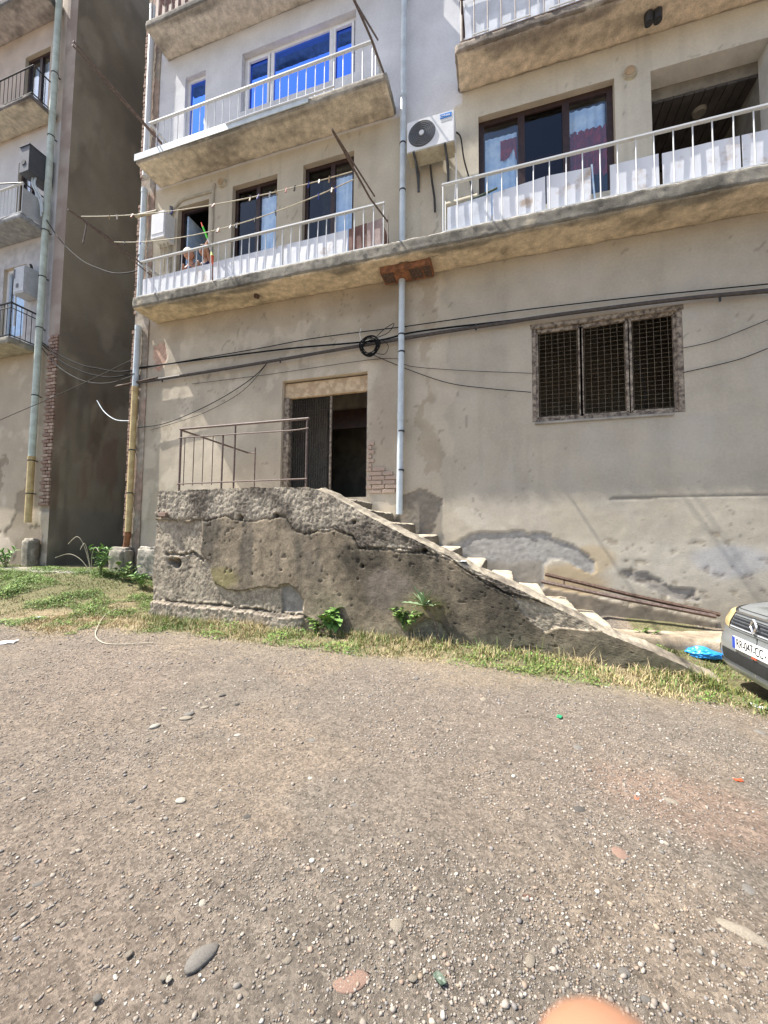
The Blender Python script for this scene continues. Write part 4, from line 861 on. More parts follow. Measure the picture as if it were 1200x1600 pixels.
tube('refrigerant_line', spline([(-.69, -.25, 7.85), (-.62, -.2, 7.78), (-.58, -.1, 7.5), (-.48, -.06, 7.1), (-.42, -.03, 6.8)], 5), .012, M_CABLEG, ac)
tube('power_lead', spline([(-1.14, -.1, 7.54), (-1.12, -.06, 7.3), (-1.08, -.05, 7.0), (-1.07, -.04, 6.75)], 5), .018, M_CABLEG, ac)
def cabinet(label, x0, x1, y0, y1, z0, z1, mat, extras=None, name='meter_box', cat='meter box'):
    t = thing(name, ((x0+x1)/2, (y0+y1)/2, z0), label, cat)
    box('casing', (x0, y0, z0), (x1, y1, z1), mat, t, .012); return t
t = cabinet('white gas boiler cabinet beside the open second floor door', -6.98, -6.62, -.27, .0, 7.36, 7.94, M_ACW); box('front_panel', (-6.96, -.278, 7.45), (-6.64, -.271, 7.92), M_ACW, t, .003)
MB().tube([(-6.72, -.05, 7.94), (-6.70, -.05, 8.05), (-6.62, -.12, 8.12)], .035, 12).build('flue', M_DKBOX, t, sm=True)
for xx in (-6.9, -6.8, -6.7): tube('feed_pipe', spline([(xx, -.1, 7.36), (xx+.01, -.08, 7.1), (xx-.04, -.04, 6.8)], 4), .012, M_ACUND, t)
t = cabinet('grey boiler cabinet above the lowest balcony of the neighbouring block', -11.62, -11.22, .02, NY, 7.15, 7.85, M_GREYBOX)
box('front_panel', (-11.60, .012, 7.2), (-11.24, .019, 7.83), M_GREYBOX, t, .003); box('dial', (-11.5, .005, 7.3), (-11.42, .013, 7.4), M_DKBOX, t); tube('flue_elbow', spline([(-11.35, .25, 7.85), (-11.32, .2, 7.95), (-11.25, .15, 7.93)], 4), .03, M_DARKM, t)
box('vent_slot', (-11.61, .004, 7.55), (-11.56, .011, 7.78), M_DKBOX, t); tube('gas_pipe', [(-11.64, .1, 7.6), (-11.64, .1, 6.4)], .018, M_WHITEPAINT, t)
t = cabinet('dark grey fan box high beside the middle neighbouring balcony', -11.32, -10.98, -.18, NY, 10.05, 10.72, M_DKBOX, name='fan_box', cat='fan box')
MB().disc((-11.17, -.185, 10.30), (0, -1, 0), .07, .068, .008, 24).build('fan_opening', M_BLACK, t, sm=True); box('top_flange', (-11.33, -.2, 10.71), (-10.97, NY, 10.735), M_DKBOX, t)
MB().tube(spline([(-11.12, 0, 10.05), (-11.1, .0, 9.85), (-10.98, .1, 9.5), (-10.93, .12, 9.1)], 5), .022, 8).build('drain_pipe', M_PIPE, t, sm=True); MB().tube(spline([(-11.05, .02, 10.05), (-11.03, .0, 9.85), (-10.94, .1, 9.55), (-10.9, .12, 9.2)], 5), .022, 8).build('drain_pipe', M_PIPE, t, sm=True)

# ================================================================== cables on the facade
cg = 'cables strung along the facade'
def cable(label, P, r, mat, n=6, cat='cable', name='cable', clips=()):
    o = tube(name, P, r, mat, None, n); tag(o, label, cat, cg); return o
co = thing('conduit', (-2.2, -.1, 4.4), 'long dark steel conduit running across the whole ground floor wall', 'conduit')
cp = spline([(-7.9, -0.09, 4.42), (-6.93, -0.09, 4.44), (-4.76, -0.09, 4.49), (-2.36, -0.09, 4.57), (-0.85, -0.09, 4.61), (0.05, -0.09, 4.62), (0.8, -0.09, 4.63)]+[(2.5, -.10, 4.60), (3.9, -.11, 4.50)], 6)
tube('pipe', cp, [.028 if p.x > -7.2 else .02 for p in cp], M_PIPEH, co, 10)
tube('bent_end', [(-7.95, -.10, 4.405), (-6.8, -.125, 4.475)], .016, M_RUST, co)
for xx, zz in ((-6.7, 4.44), (-3.95, 4.52), (-.4, 4.63), (2.85, 4.56)): MB().tube([(xx, -.09, zz+.03), (xx, -.09, zz-.06)], .016, 8).build('clip', M_DARKM, co)
cable('upper black cable above the conduit from the corner to the far right', spline([(-7.86, -0.05, 4.74), (-6.01, -0.05, 4.78), (-4.51, -0.05, 4.81), (-3.42, -0.05, 4.85), (-2.42, -0.05, 4.84), (-1.5, -0.05, 4.82), (0.15, -0.05, 4.81), (1.91, -0.05, 4.75), (3.41, -0.05, 4.67)], 5), .008, M_CABLE)
cable('thick black cable just above the conduit over the mesh window', spline([(-7.41, -0.06, 4.77), (-5.53, -0.06, 4.75), (-3.81, -0.06, 4.72), (-2.42, -0.06, 4.65), (-1.95, -0.06, 4.64), (-1.5, -0.06, 4.69), (-0.85, -0.06, 4.69), (-0.24, -0.06, 4.67), (0.62, -0.06, 4.65), (1.5, -0.06, 4.64), (2.3, -0.06, 4.62), (2.68, -0.06, 4.62), (3.4, -0.06, 4.59)], 5), .014, M_CABLE)
cable('thin cable dipping below the conduit right of the downpipe', spline([(-2.13, -0.04, 4.39), (-1.5, -0.04, 4.06), (-0.85, -0.04, 3.77), (-0.25, -0.04, 3.62), (0.42, -0.04, 3.49)], 6), .006, M_CABLE)
cable('straight thin wire running to the mesh window at half height', spline([(-6.0, -0.03, 4.29), (-4.23, -0.03, 4.29), (-1.95, -0.03, 4.32), (-1.5, -0.03, 4.13), (-0.65, -0.03, 3.96), (0.44, -0.03, 3.79)], 5), .004, M_CABLE)
cable('lower thin cable leaving the mesh window to the right edge', spline([(2.42, -0.03, 3.58), (2.81, -0.03, 3.64), (3.1, -0.03, 3.7), (3.38, -0.03, 3.8)], 5), .006, M_CABLE)
cable('upper thin cable leaving the mesh window to the right edge', spline([(2.43, -0.03, 3.93), (2.82, -0.03, 3.99), (3.4, -0.03, 4.19)], 5), .005, M_CABLE)
cable('slack cable drooping from the conduit towards the corner pier', spline([(-4.24, -0.06, 4.51), (-4.56, -0.06, 4.25), (-5.2, -0.06, 3.94), (-5.95, -0.06, 3.68), (-6.66, -0.06, 3.51), (-7.33, -0.06, 3.48)], 6), .007, M_CABLE)
cable('second slack cable under the conduit ending at the landing railing', spline([(-4.27, -0.06, 4.47), (-4.76, -0.06, 4.02), (-5.49, -0.06, 3.71), (-6.1, -0.06, 3.56), (-6.99, -0.06, 3.4)], 6), .005, M_CABLEG)
cable('loose pale cable end curling out into the gap', spline([(-7.5, -.12, 3.62), (-7.9, -.1, 3.68), (-8.3, -.05, 3.9), (-8.6, 0, 4.2)], 6), .010, M_PIPE)
cl = thing('cable_coil', (-2.15, -.12, 4.5), 'tangled coil of black cable hanging from the conduit above the door', 'cable coil')
rg = random.Random(4)
for i in range(9):
    r_ = .155+rg.uniform(-.035, .02); ox, oz = rg.uniform(-.015, .015), rg.uniform(-.015, .02); ph = rg.uniform(0, 6)
    tube('loop', [(-2.17+ox+r_*1.0*math.cos(a+ph)*(1+.06*math.sin(3*a+i)), -.11-.012*i+.02*math.sin(a*2+i), 4.50+oz+r_*math.sin(a+ph)) for a in np.linspace(0, 2*math.pi, 26)], .0075, M_CABLE, cl, 6)
tube('loose_end', spline([(-2.1, -.14, 4.62), (-1.95, -.15, 4.75), (-1.75, -.13, 4.86), (-1.85, -.12, 4.72), (-2.05, -.12, 4.66)], 5), .006, M_CABLE, cl); tube('loose_end', spline([(-2.35, -.1, 4.66), (-2.38, -.1, 4.78), (-2.36, -.09, 4.88)], 4), .004, M_WHITE, cl)
tube('loose_end', spline([(-2.1, -.12, 4.40), (-1.92, -.12, 4.35), (-1.85, -.12, 4.48), (-1.95, -.12, 4.6)], 5), .005, M_CABLE, cl)
# cables across the gap
for i, (a, b, d, r_, m_, lab) in enumerate((((-10.95, .28, 6.0), (-7.5, -.05, 4.72), .25, .014, M_CABLE, 'upper dark cable sagging across the gap between the buildings'), ((-10.95, .28, 5.95), (-7.5, -.05, 4.66), .36, .014, M_CABLE, 'middle dark cable sagging across the gap between the buildings'),
        ((-10.95, .28, 5.88), (-7.5, -.08, 4.60), .48, .012, M_CABLEG, 'grey cable sagging lowest across the gap between the buildings'), ((-14, .1, 3.6), (-7.5, -.1, 4.95), .05, .008, M_CABLEG, 'thin taut wire rising across the gap to the corner pier'), ((-10.9, .2, 9.1), (-7.5, -.1, 6.9), .5, .012, M_CABLEG, 'slack wire from the green downpipe to the lower balcony corner'))):
    cable(lab, sag(a, b, d, 18, .02, i), r_, m_)
# ================================================================== laundry arms and lines
def arm(label, P, r=.013, extra=None):
    t = thing('laundry_arm', P[0], label, 'laundry arm', 'steel laundry arms on the balconies')
    tube('arm_bar', P, r, M_RAIL, t, 8)
    if extra: 
        for e in extra: tube('arm_brace', e, r*.8, M_RAIL, t, 8)
    return t
arm('angled steel laundry arm at the right end of the second floor balcony', [(-1.76, -.55, 6.34), (-1.76, -1.4, 6.0), (-1.76, -2.66, 5.70)], .013, [[(-1.66, -1.5, 5.92), (-1.76, -2.68, 5.70)], [(-1.74, -.57, 5.95), (-1.75, -.57, 6.42)]])
arm('angled steel laundry arm at the left end of the second floor balcony', [(-6.9, -.5, 6.66), (-6.95, -1.2, 6.72), (-7.0, -1.85, 6.72)], .015, [[(-6.75, -.4, 6.45), (-6.98, -1.7, 6.72)], [(-6.97, -1.55, 6.74), (-6.97, -1.6, 6.3)]])
arm('long steel laundry arm at the right end of the third floor balcony', [(-1.85, -.55, 8.95), (-1.82, -1.26, 8.62), (-1.8, -2.1, 8.15)], .018, [[(-1.95, -.56, 9.55), (-1.82, -2.1, 8.16)]])
arm('twin steel laundry arm at the left end of the third floor balcony', [(-6.6, -.3, 9.2), (-6.95, -1.95, 9.63)], .016, [[(-6.75, -.3, 9.35), (-7.05, -1.9, 9.66)]])
PINCOL = [pmat('clothespin_'+n, c, .5) for n, c in (('blue', (.03, .05, .3)), ('black', (.02, .02, .02)), ('white', (.6, .6, .6)), ('wood', (.35, .25, .13)), ('red', (.3, .04, .03)))]
def line(label, a, b, d, pins, s):
    P = sag(a, b, d, 24); t = thing('clothes_line', a, label, 'clothes line', 'clothes lines of the second floor balcony')
    tube('cord', P, .0065, M_ACUND, t, 6); rg = random.Random(s); me = {}
    for k in range(pins):
        u = rg.uniform(.02, .97); i = int(u*24); p = P[i].lerp(P[i+1], u*24-i) if i < 24 else P[24]; m_ = rg.choice(PINCOL)
        if m_.name not in me:
            q = MB(); q.box((-.008, -.006, -.05), (.0, .006, .02)); q.box((.002, -.006, -.046), (.009, .006, .024)); o = q.build('clothespin', m_, t); me[m_.name] = o.data
        else: o = bpy.data.objects.new('clothespin', me[m_.name]); COL.objects.link(o); attach(o, t)
        o.location = p; o.rotation_euler = (rg.uniform(-.4, .4), rg.uniform(-.35, .35), rg.uniform(-.5, .5))
    return t
line('upper clothes line with pegs in front of the second floor windows', (-6.96, -1.66, 6.74), (-1.77, -2.05, 5.80), .16, 16, 3)
line('lower clothes line with pegs in front of the second floor windows', (-6.93, -1.08, 6.70), (-1.77, -2.0, 5.74), .24, 15, 5)
t = thing('roller_tube', (-6.7, -1.5, 6.8), 'short pale cardboard tube hanging on the upper clothes line', 'tube'); tube('sleeve', [(-5.69, -1.69, 6.42), (-5.25, -1.69, 6.4)], .026, M_ACUND, t, 12)

# ================================================================== gravel, stones
def scatter(N, d0, d1, spread=52, p=1.15):
    u = RNG.random(N); d = (d0**(2-p)+u*(d1**(2-p)-d0**(2-p)))**(1/(2-p)); a = R(90)+YAW+np.radians(RNG.uniform(-spread, spread, N))
    return CAM_POS.x+d*np.cos(a), CAM_POS.y+d*np.sin(a), d
def pebble_cloud(name, base_v, base_f, N, d0, d1, smin, smax, label, seed):
    x, y, d = scatter(N, d0, d1, 54, 1.0)
    dens = fbm(x*1.6, y*1.6, 0, 4, 300)
    keep = (RNG.random(N) < np.clip(.78+1.3*dens, .2, 1)) & (grass_amount(x, y) < .6) & ((y < SY-.15) | (x > 2.3)) & (x > -9) & (x < 4.4)
    x, y, d = x[keep], y[keep], d[keep]; n = len(x)
    s = smin*np.exp(RNG.normal(0, .42, n)); s = np.clip(s, smin*.5, smax)*(1+.09*np.clip(d-2, 0, 5))
    th = RNG.uniform(0, 6.283, n); c, sn = np.cos(th), np.sin(th)
    B = np.asarray(base_v)[None]*(1+RNG.uniform(-.28, .28, (n, len(base_v), 1)))
    sc = np.stack([s, s*RNG.uniform(.55, .95, n), s*RNG.uniform(.35, .7, n)], 1)[:, None, :]; B = B*sc
    Vx = B[..., 0]*c[:, None]-B[..., 1]*sn[:, None]+x[:, None]; Vy = B[..., 0]*sn[:, None]+B[..., 1]*c[:, None]+y[:, None]; Vz = B[..., 2]+(ghf(x, y)+sc[:, 0, 2]*.25)[:, None]
    F = (np.asarray(base_f)[None]+(np.arange(n)*len(base_v))[:, None, None]).reshape(-1, 3)
    pal = .97*np.array([(.23, .20, .17), (.28, .245, .21), (.19, .175, .155), (.33, .29, .245), (.27, .205, .16), (.50, .46, .40), (.22, .205, .195), (.30, .235, .175)])
    ci = pal[RNG.choice(len(pal), n, p=[.21, .2, .14, .13, .12, .045, .085, .07])]*RNG.uniform(.8, 1.15, (n, 1))
    C = np.repeat(ci, len(base_v), 0)
    o = mk(name, np.stack([Vx, Vy, Vz], -1).reshape(-1, 3), F, M_PEB, None, C, sm=False); tag(o, label, None, None, 'stuff'); return o
OCT = ([(1, 0, 0), (-1, 0, 0), (0, 1, 0), (0, -1, 0), (0, 0, 1), (0, 0, -1)], [(0, 2, 4), (2, 1, 4), (1, 3, 4), (3, 0, 4), (2, 0, 5), (1, 2, 5), (3, 1, 5), (0, 3, 5)])
bm_ = bmesh.new(); bmesh.ops.create_icosphere(bm_, subdivisions=1, radius=1.0); ICO = ([tuple(v.co) for v in bm_.verts], [tuple(v.index for v in f.verts) for f in bm_.faces]); bm_.free()
pebble_cloud('fine_gravel', *OCT, 170000, .9, 7.6, .0040, .0085, 'fine loose gravel scattered over the yard', 1)
pebble_cloud('coarse_gravel', *ICO, 9000, .9, 8.0, .0072, .0135, 'coarser pebbles scattered over the yard', 2)
SM = {}
SCOL = {'w': (.48, .44, .37), 'p': (.30, .26, .205), 'g': (.20, .185, .165), 'd': (.105, .096, .086), 'r': (.29, .19, .145), 'b': (.17, .09, .065)}
def stone(x, y, z, size, col, parent=ground, name='stone', seed=0, flat=None, asp=1.0):
    key = (col, seed % 4)
    if key not in SM: SM[key] = stone_mesh('stone', pmat('stone_'+col+str(seed % 4), SCOL[col], .85, c2=tuple(v*.74 for v in SCOL[col]), scale=14, bump=.003, bscale=40), seed % 4+3, 2, .55, .22)
    o = bpy.data.objects.new(name, SM[key]); COL.objects.link(o); o.scale = (size, size*asp, size*(flat or .8)); o.rotation_euler = (0, 0, random.uniform(0, 6)); o.location = (x, y, z-size*.06)
    attach(o, parent); return o
SP = [(-0.17, -3.01, -0.05), (-0.25, -3.32, -0.051), (0.45, -3.5, -0.097), (0.35, -4.13, -0.103), (0.47, -4.36, -0.115), (0.55, -4.35, -0.12), (0.74, -4.24, -0.129), (0.8, -4.17, -0.132), (0.92, -4.15, -0.138), (0.93, -4.38, -0.144), (0.75, -4.79, -0.141), (0.83, -3.87, -0.127), (0.07, -4.73, -0.099), (0.36, -4.89, -0.119), (0.07, -4.96, -0.104), (-0.28, -5.14, -0.086), (-0.37, -5.0, -0.078), (-1.57, -4.72, -0.064), (-0.93, -4.89, -0.068), (-0.68, -4.64, -0.063), (-0.56, -4.8, -0.066), (-0.72, -4.5, -0.06), (-1.8, -4.8, -0.066), (-1.07, -5.14, -0.073), (-0.7, -5.0, -0.07), (-0.99, -5.37, -0.077), (-1.01, -5.37, -0.077), (-1.18, -4.72, -0.064), (-2.13, -5.09, -0.072), (-2.69, -3.5, -0.04), (-2.22, -3.61, -0.042), (-2.21, -4.01, -0.05), (-2.23, -3.95, -0.049), (-2.32, -4.17, -0.053), (-2.48, -3.93, -0.049), (-2.2, -3.83, -0.047), (-1.7, -4.1, -0.052), (-1.2, -4.02, -0.05), (-1.03, -4.37, -0.057), (-3.43, -4.37, -0.057), (-2.0, -3.71, -0.044), (1.81, -2.69, -0.169), (0.49, -2.97, -0.089), (0.08, -3.5, -0.074), (0.74, -2.8, -0.104), (-0.08, -3.73, -0.07), (-0.36, -3.99, -0.058), (-0.78, -2.77, -0.03), (-1.16, -3.27, -0.035), (0.86, -4.36, -0.139), (0.89, -4.37, -0.141), (0.46, -4.69, -0.121), (-0.26, -4.52, -0.075), (0.07, -4.5, -0.094), (-0.15, -4.43, -0.08), (-0.4, -4.68, -0.07), (-0.67, -5.22, -0.074), (-1.15, -5.47, -0.079), (-1.5, -5.34, -0.077), (-1.73, -5.26, -0.075), (-1.17, -5.35, -0.077), (0.4, -4.95, -0.123), (0.18, -4.85, -0.108), (0.38, -3.84, -0.1), (1.01, -2.54, -0.12), (1.7, -2.0, -0.162)]
SS = 'p16 d10 g20 d24 r30 w12 p20 w18 r24 g32 p14 p24 b20 g14 p18 p11 p22 w14 d13 g22 p19 g18 d10 w11 p10 w8 p9 d12 p12 w10 d11 p18 g16 w15 p11 p12 w12 g20 w11 p11 d9 g16 d9 d10 p9 p14 r10 g12 p10 p9 w10 w9 g12 p9 r12 p10 p12 g10 p9 g11 p10 g12 p11 w8 p9 p12'.split()
for i, (p, s_) in enumerate(zip(SP, SS)):
    dist = (Vector(p)-CAM_POS).length; sz = float(s_[1:])/2*dist/620
    stone(p[0], p[1], p[2], sz*.86, s_[0], seed=i, asp=random.uniform(.75, 1.1), flat=random.uniform(.45, .8))
def rock_thing(name, label, p, size, col, seed, asp, flat, rz):
    o = stone(p[0], p[1], p[2], size, col, None, name, seed, flat, asp); o.rotation_euler = (0, 0, rz); return tag(o, label, 'stone')
pb = [(0.8, -4.6, -0.14), (-0.94, -5.29, -0.076), (-0.46, -5.21, -0.077)]
rock_thing('flat_stone', 'large pale elongated stone lying near the right edge of the yard', pb[0], .105, 'p', 2, .42, .5, -.35)
rock_thing('flat_stone', 'rounded grey stone half sunk in the gravel at lower left', pb[1], .055, 'g', 1, .75, .5, 1.2)
rock_thing('brick_fragment', 'flat pinkish brick fragment sunk in the gravel at bottom centre', pb[2], .06, 'r', 3, .7, .14, .5)
# small litter
def scrap(name, label, p, size, mat, seed, cat='litter', thick=.35):
    n = 10; u = np.linspace(-1, 1, n); U, V = np.meshgrid(u, u, indexing='ij'); U, V = U.ravel(), V.ravel()
    r = np.maximum(np.abs(U), np.abs(V)); z = thick*size*(fbm(U*1.7+seed, V*1.7, 0, 3, seed)+.55)*(1-.4*r)
    x = size*U*(1+.25*fbm(V*2+seed, U, 0, 2, seed)); y = size*.6*V*(1+.25*fbm(U*2, V+seed, 0, 2, seed+1))
    a = seed*1.3; X_, Y_ = x*math.cos(a)-y*math.sin(a), x*math.sin(a)+y*math.cos(a)
    A = np.stack([X_+p[0], Y_+p[1], p[2]+.008+np.abs(z)], 1); B = A-np.array((0, 0, .003))
    o = mk(name, np.vstack([A, B]), np.vstack([grid_faces(n, n), grid_faces(n, n, len(A), True)]), mat); return tag(o, label, cat)
lt = [(0.39, -3.09, -0.085), (-0.2, -5.12, -0.09), (-5.62, -3.16, -0.029), (2.09, -2.1, -0.185), (1.31, -3.5, -0.149), (0.67, -3.92, -0.118), (-18.71, 50.53, 4.238), (-1.02, -1.45, -0.03), (-6.44, -2.3, 0.044), (0.5, -1.98, -0.09), (-5.26, -1.43, -0.014)]
M_GREENP = pmat('green_plastic', (.03, .28, .13), .4); M_GREENF = pmat('green_foil', (.13, .16, .125), .4, c2=(.05, .08, .055), scale=60); M_ORANGE = pmat('orange_shard', (.62, .10, .035), .6)
scrap('plastic_scrap', 'small bright green plastic scrap on the gravel below the stair foot', lt[0], .028, M_GREENP, 1)
scrap('wrapper', 'crumpled dull green wrapper on the gravel at the bottom', lt[1], .020, M_GREENF, 2, thick=.35)
scrap('paper_scrap', 'white paper scrap at the left edge of the yard', lt[2], .11, M_WHITE, 3, thick=.15)
scrap('paper_scrap', 'crumpled white paper in the grass near the car', lt[3], .06, M_WHITE, 4)
scrap('orange_shard', 'orange shard on the gravel near the right edge', lt[4], .02, M_ORANGE, 5)
scrap('orange_shard', 'reddish orange crumb cluster on the gravel right of centre', lt[5], .022, pmat('faded_orange', (.50, .13, .07), .7), 6)
scrap('paper_scrap', 'small white scrap in the straw grass left of the wall weed', lt[7], .025, M_WHITE, 8)
scrap('paper_scrap', 'small pale scrap on the grass at far left', lt[8], .05, M_SHEET, 9, thick=.2)
t = tag(scrap('cloth_rag', 'thin pale blue rag lying on the slope of the stair wall', (-.52, SY+.10, .955), .12, M_PIPE, 11, 'rag', .12), None); t.rotation_euler = (0, 0, 0)

# ================================================================== grass
def blades(name, N, region, label, hmin, hmax):
    
    x = RNG.uniform(region[0], region[1], N); y = RNG.uniform(region[2], region[3], N)
    ga = grass_amount(x, y); gg = green_amount(x, y); cl = fbm(x*5, y*5, 0, 3, 401)
    keep = (RNG.random(N) < ga*np.clip(.55+1.3*cl, .08, 1)) & ~((y > SY-.05) & (x > -5.25) & (x < 1.55)) & ~((x > 2.2) & (y < -1.35)) & (y < .3) & ~((x > 1.2) & (y > -.72))
    x, y, ga, gg = x[keep], y[keep], ga[keep], gg[keep]; n = len(x)
    near = np.exp(-((y-(SY-.1))/.25)**2)*(x > -5.2)*(x < 2)
    h = RNG.uniform(hmin, hmax, n)*(.35+.65*ga)*(.6+.8*near); w = RNG.uniform(.0018, .0048, n)
    a = RNG.uniform(0, 6.283, n); b = RNG.uniform(.2, 1.3, n)*h; dx, dy = np.cos(a), np.sin(a); z = ghf(x, y)-.004
    gr = RNG.random(n) < gg*.95; h = h*np.where(RNG.random(n) < .06, 2.0, 1)
    pts_ = []
    for t, wf in ((0, 1), (.55, .8), (1, 0)):
        bx, by = x+dx*b*t**1.8, y+dy*b*t**1.8; bz = z+h*(t-.28*t*t*(b/h))
        if wf: pts_ += [np.stack([bx-dy*w*wf, by+dx*w*wf, bz], 1), np.stack([bx+dy*w*wf, by-dx*w*wf, bz], 1)]
        else: pts_ += [np.stack([bx, by, bz], 1)]
    V = np.stack(pts_, 1).reshape(-1, 3); o = (np.arange(n)*5)[:, None]
    F = np.concatenate([o+np.array([[0, 1, 3]]), o+np.array([[0, 3, 2]]), o+np.array([[2, 3, 4]])], 0)
    dry = np.array((.43, .345, .19))*RNG.uniform(.7, 1.2, (n, 1))*np.array([1, 1, 1]); grn = np.array((.115, .175, .045))*RNG.uniform(.65, 1.35, (n, 1)); grn[:, 0] *= RNG.uniform(.8, 1.5, n)
    C = np.repeat(np.where(gr[:, None], grn, dry), 5, 0)
    o_ = mk(name, V, F, M_LEAF, None, C); return tag(o_, label, None, None, 'stuff')
blades('grass', 90000, (-6.3, 2.9, -2.9, -1.45), 'dry yellow and green grass along the foot of the stair wall', .03, .10)
blades('grass', 80000, (-11.5, -4.9, -3.7, .3), 'short green and straw coloured grass left of the stair', .02, .075)
blades('grass', 14000, (1.5, 3.0, -1.6, -.15), 'green grass around the foot of the stair beside the car', .025, .09)
def cover(name, N, region, label, thr):
    x = RNG.uniform(region[0], region[1], N); y = RNG.uniform(region[2], region[3], N); cl = fbm(x*2.3, y*2.3, 0, 4, 431)
    keep = (cl > thr) & (grass_amount(x, y) > .25) & ~((y > SY-.06) & (x > -5.25) & (x < 1.5)) & ~((x > 2.15) & (y < -1.3)); x, y, cl = x[keep], y[keep], cl[keep]; n = len(x)
    s = RNG.uniform(.008, .020, n)*(.7+1.2*(cl-thr)); a = RNG.uniform(0, 6.283, n); t = RNG.uniform(-.6, .6, n); h = RNG.random(n)**1.5*(.02+.16*(cl-thr).clip(0, .5)); z = ghf(x, y)+h+.004
    dx, dy = np.cos(a), np.sin(a); P = []
    for u, v in ((-1, 0), (0, -.45), (1, 0), (0, .45)): P.append(np.stack([x+s*(u*dx-v*dy), y+s*(u*dy+v*dx), z+s*u*t+s*.3*abs(v)], 1))
    V = np.stack(P, 1).reshape(-1, 3); F = (np.arange(n)*4)[:, None]+np.array([[0, 1, 2, 3]])
    C = np.repeat(np.array((.135, .225, .055))*RNG.uniform(.6, 1.5, (n, 1))*np.stack([RNG.uniform(.8, 1.3, n), np.ones(n), np.ones(n)], 1), 4, 0)
    return tag(mk(name, V, F, M_LEAF, None, C), label, None, None, 'stuff')
cover('ground_weeds', 90000, (-11.5, -5.0, -2.7, -.2), 'low green weeds spreading over the grass on the left', .02)
cover('ground_weeds', 26000, (-5.2, 2.9, -2.3, -.8), 'low green weeds in the dry grass along the stair wall', .16)
# ================================================================== weeds
def leaf_me(name, L, W, mat, fold=.25, droop=.5, tip=1.0, wav=0.0, n=8, col=(.12, .22, .05)):
    V, F, C = [], [], []
    for i in range(n+1):
        t = i/n; w = W*math.sin(math.pi*min(1, t**.75*.98+.02))**tip*(1+wav*math.sin(t*24)); px_ = L*t; pz = -droop*L*t*t+.25*L*t
        V += [(px_, -w, pz+fold*w), (px_, 0, pz), (px_, w, pz+fold*w)]; C += [col, tuple(v*1.25 for v in col), col]
        if i: b = 3*(i-1); F += [(b, b+3, b+4, b+1), (b+1, b+4, b+5, b+2)]
    me_o = mk(name, V, F, mat, None, np.array(C)); me = me_o.data; bpy.data.objects.remove(me_o); return me
LEAFS = {'broad': leaf_me('leaf', .15, .045, M_LEAF, .25, .55, .8, .03), 'spike': leaf_me('leaf', .26, .022, M_LEAF, .5, .15, .7, .35, 14, (.17, .24, .13)), 'small': leaf_me('leaf', .07, .018, M_LEAF, .3, .4, .8, 0, 6, (.12, .20, .05)), 'star': leaf_me('leaf', .14, .018, M_LEAF, .3, .35, .8, 0, 7, (.13, .25, .07))}
def put_leaf(par, me, p, az, el, sc, roll=0.0):
    o = bpy.data.objects.new('leaf', me); COL.objects.link(o); o.location = p; o.scale = (sc,)*3; o.rotation_euler = (roll, -el, az); attach(o, par); return o
def bush(name, label, base, h, nst, leaves, kind, spread, seed, lsc=1.0):
    rg = random.Random(seed); t = thing(name, base, label, 'plant', 'weeds growing at the walls')
    stm = MB(); spots = []
    for i in range(nst):
        a = rg.uniform(0, 6.28); r_ = rg.uniform(.2, 1)*spread; top_ = Vector(base)+Vector((r_*math.cos(a), r_*math.sin(a)*.7, h*rg.uniform(.6, 1)))
        P = spline([Vector(base)+Vector((rg.uniform(-.02, .02), rg.uniform(-.02, .02), -.02)), Vector(base).lerp(top_, .5)+Vector((0, 0, h*.12)), top_], 5); stm.tube(P, .005, 5)
        for k in range(leaves): spots.append((P[rg.randint(3, len(P)-1)], rg.uniform(0, 6.28), rg.uniform(-.2, .9)))
    stm.build('stem', M_STEM, t)
    for p, az, el in spots: put_leaf(t, LEAFS[kind], p, az, el, rg.uniform(.6, 1.15)*lsc, rg.uniform(-.4, .4))
    return t
M_STEM = pmat('green_stem', (.16, .20, .07), .7)
wd = [(-2.16, -1.77, -0.03)]
bush('leafy_weed', 'bushy broad leaved weed at the foot of the stair wall, left of centre', (wd[0][0], SY-.12, -.03), .34, 12, 5, 'broad', .2, 3, .95)
bush('leafy_weed', 'tall grassy weed tuft left of the broad leaved weed at the wall foot', (wd[0][0]-.2, SY-.12, -.03), .2, 12, 6, 'small', .14, 13, 1.1)
RP = Vector(([(-0.94, -1.56, 0.42)])[0]); t = thing('rosette_weed', RP, 'spiky grey green rosette growing out of the cracked stair wall', 'plant', 'weeds growing at the walls')
rg = random.Random(8)
for i in range(22):
    a = i*2.4; el = rg.uniform(-.2, 1.0); put_leaf(t, LEAFS['spike'], RP+Vector((0, -.03, 0)), a, el, rg.uniform(.75, 1.15), rg.uniform(-.3, .3))
tube('stem', spline([RP+Vector((.04, -.02, -.05)), RP+Vector((.13, -.03, -.18)), RP+Vector((.17, -.03, -.36)), RP+Vector((.22, -.03, -.50))], 5), .007, M_RAIL, t); tube('stem', [RP+Vector((0, .05, -.05)), RP+Vector((0, -.03, 0))], .012, M_STEM, t)
rp2 = ([(-1.17, -1.56, 0.2)])[0]; bush('trailing_weed', 'small leaved weed trailing from the wall crack beside the rosette', (rp2[0], rp2[1]-.02, rp2[2]-.08), .24, 13, 8, 'small', .22, 17, 1.25)
bush('leafy_weed', 'bushy green weed at the foot of the main corner block', (-7.55, -.55, float(gh(-7.55, -.55))), .55, 12, 9, 'star', .32, 23, 1.0)
bush('leafy_weed', 'yellowish green weed between the corner block and the stair', (-6.95, -.5, float(gh(-6.95, -.5))), .34, 9, 7, 'small', .25, 27, 1.4)
bush('leafy_weed', 'star leaved weed nearest the stair wall on the left', (-6.45, -.6, float(gh(-6.45, -.6))), .32, 7, 6, 'star', .22, 31, 1.05)
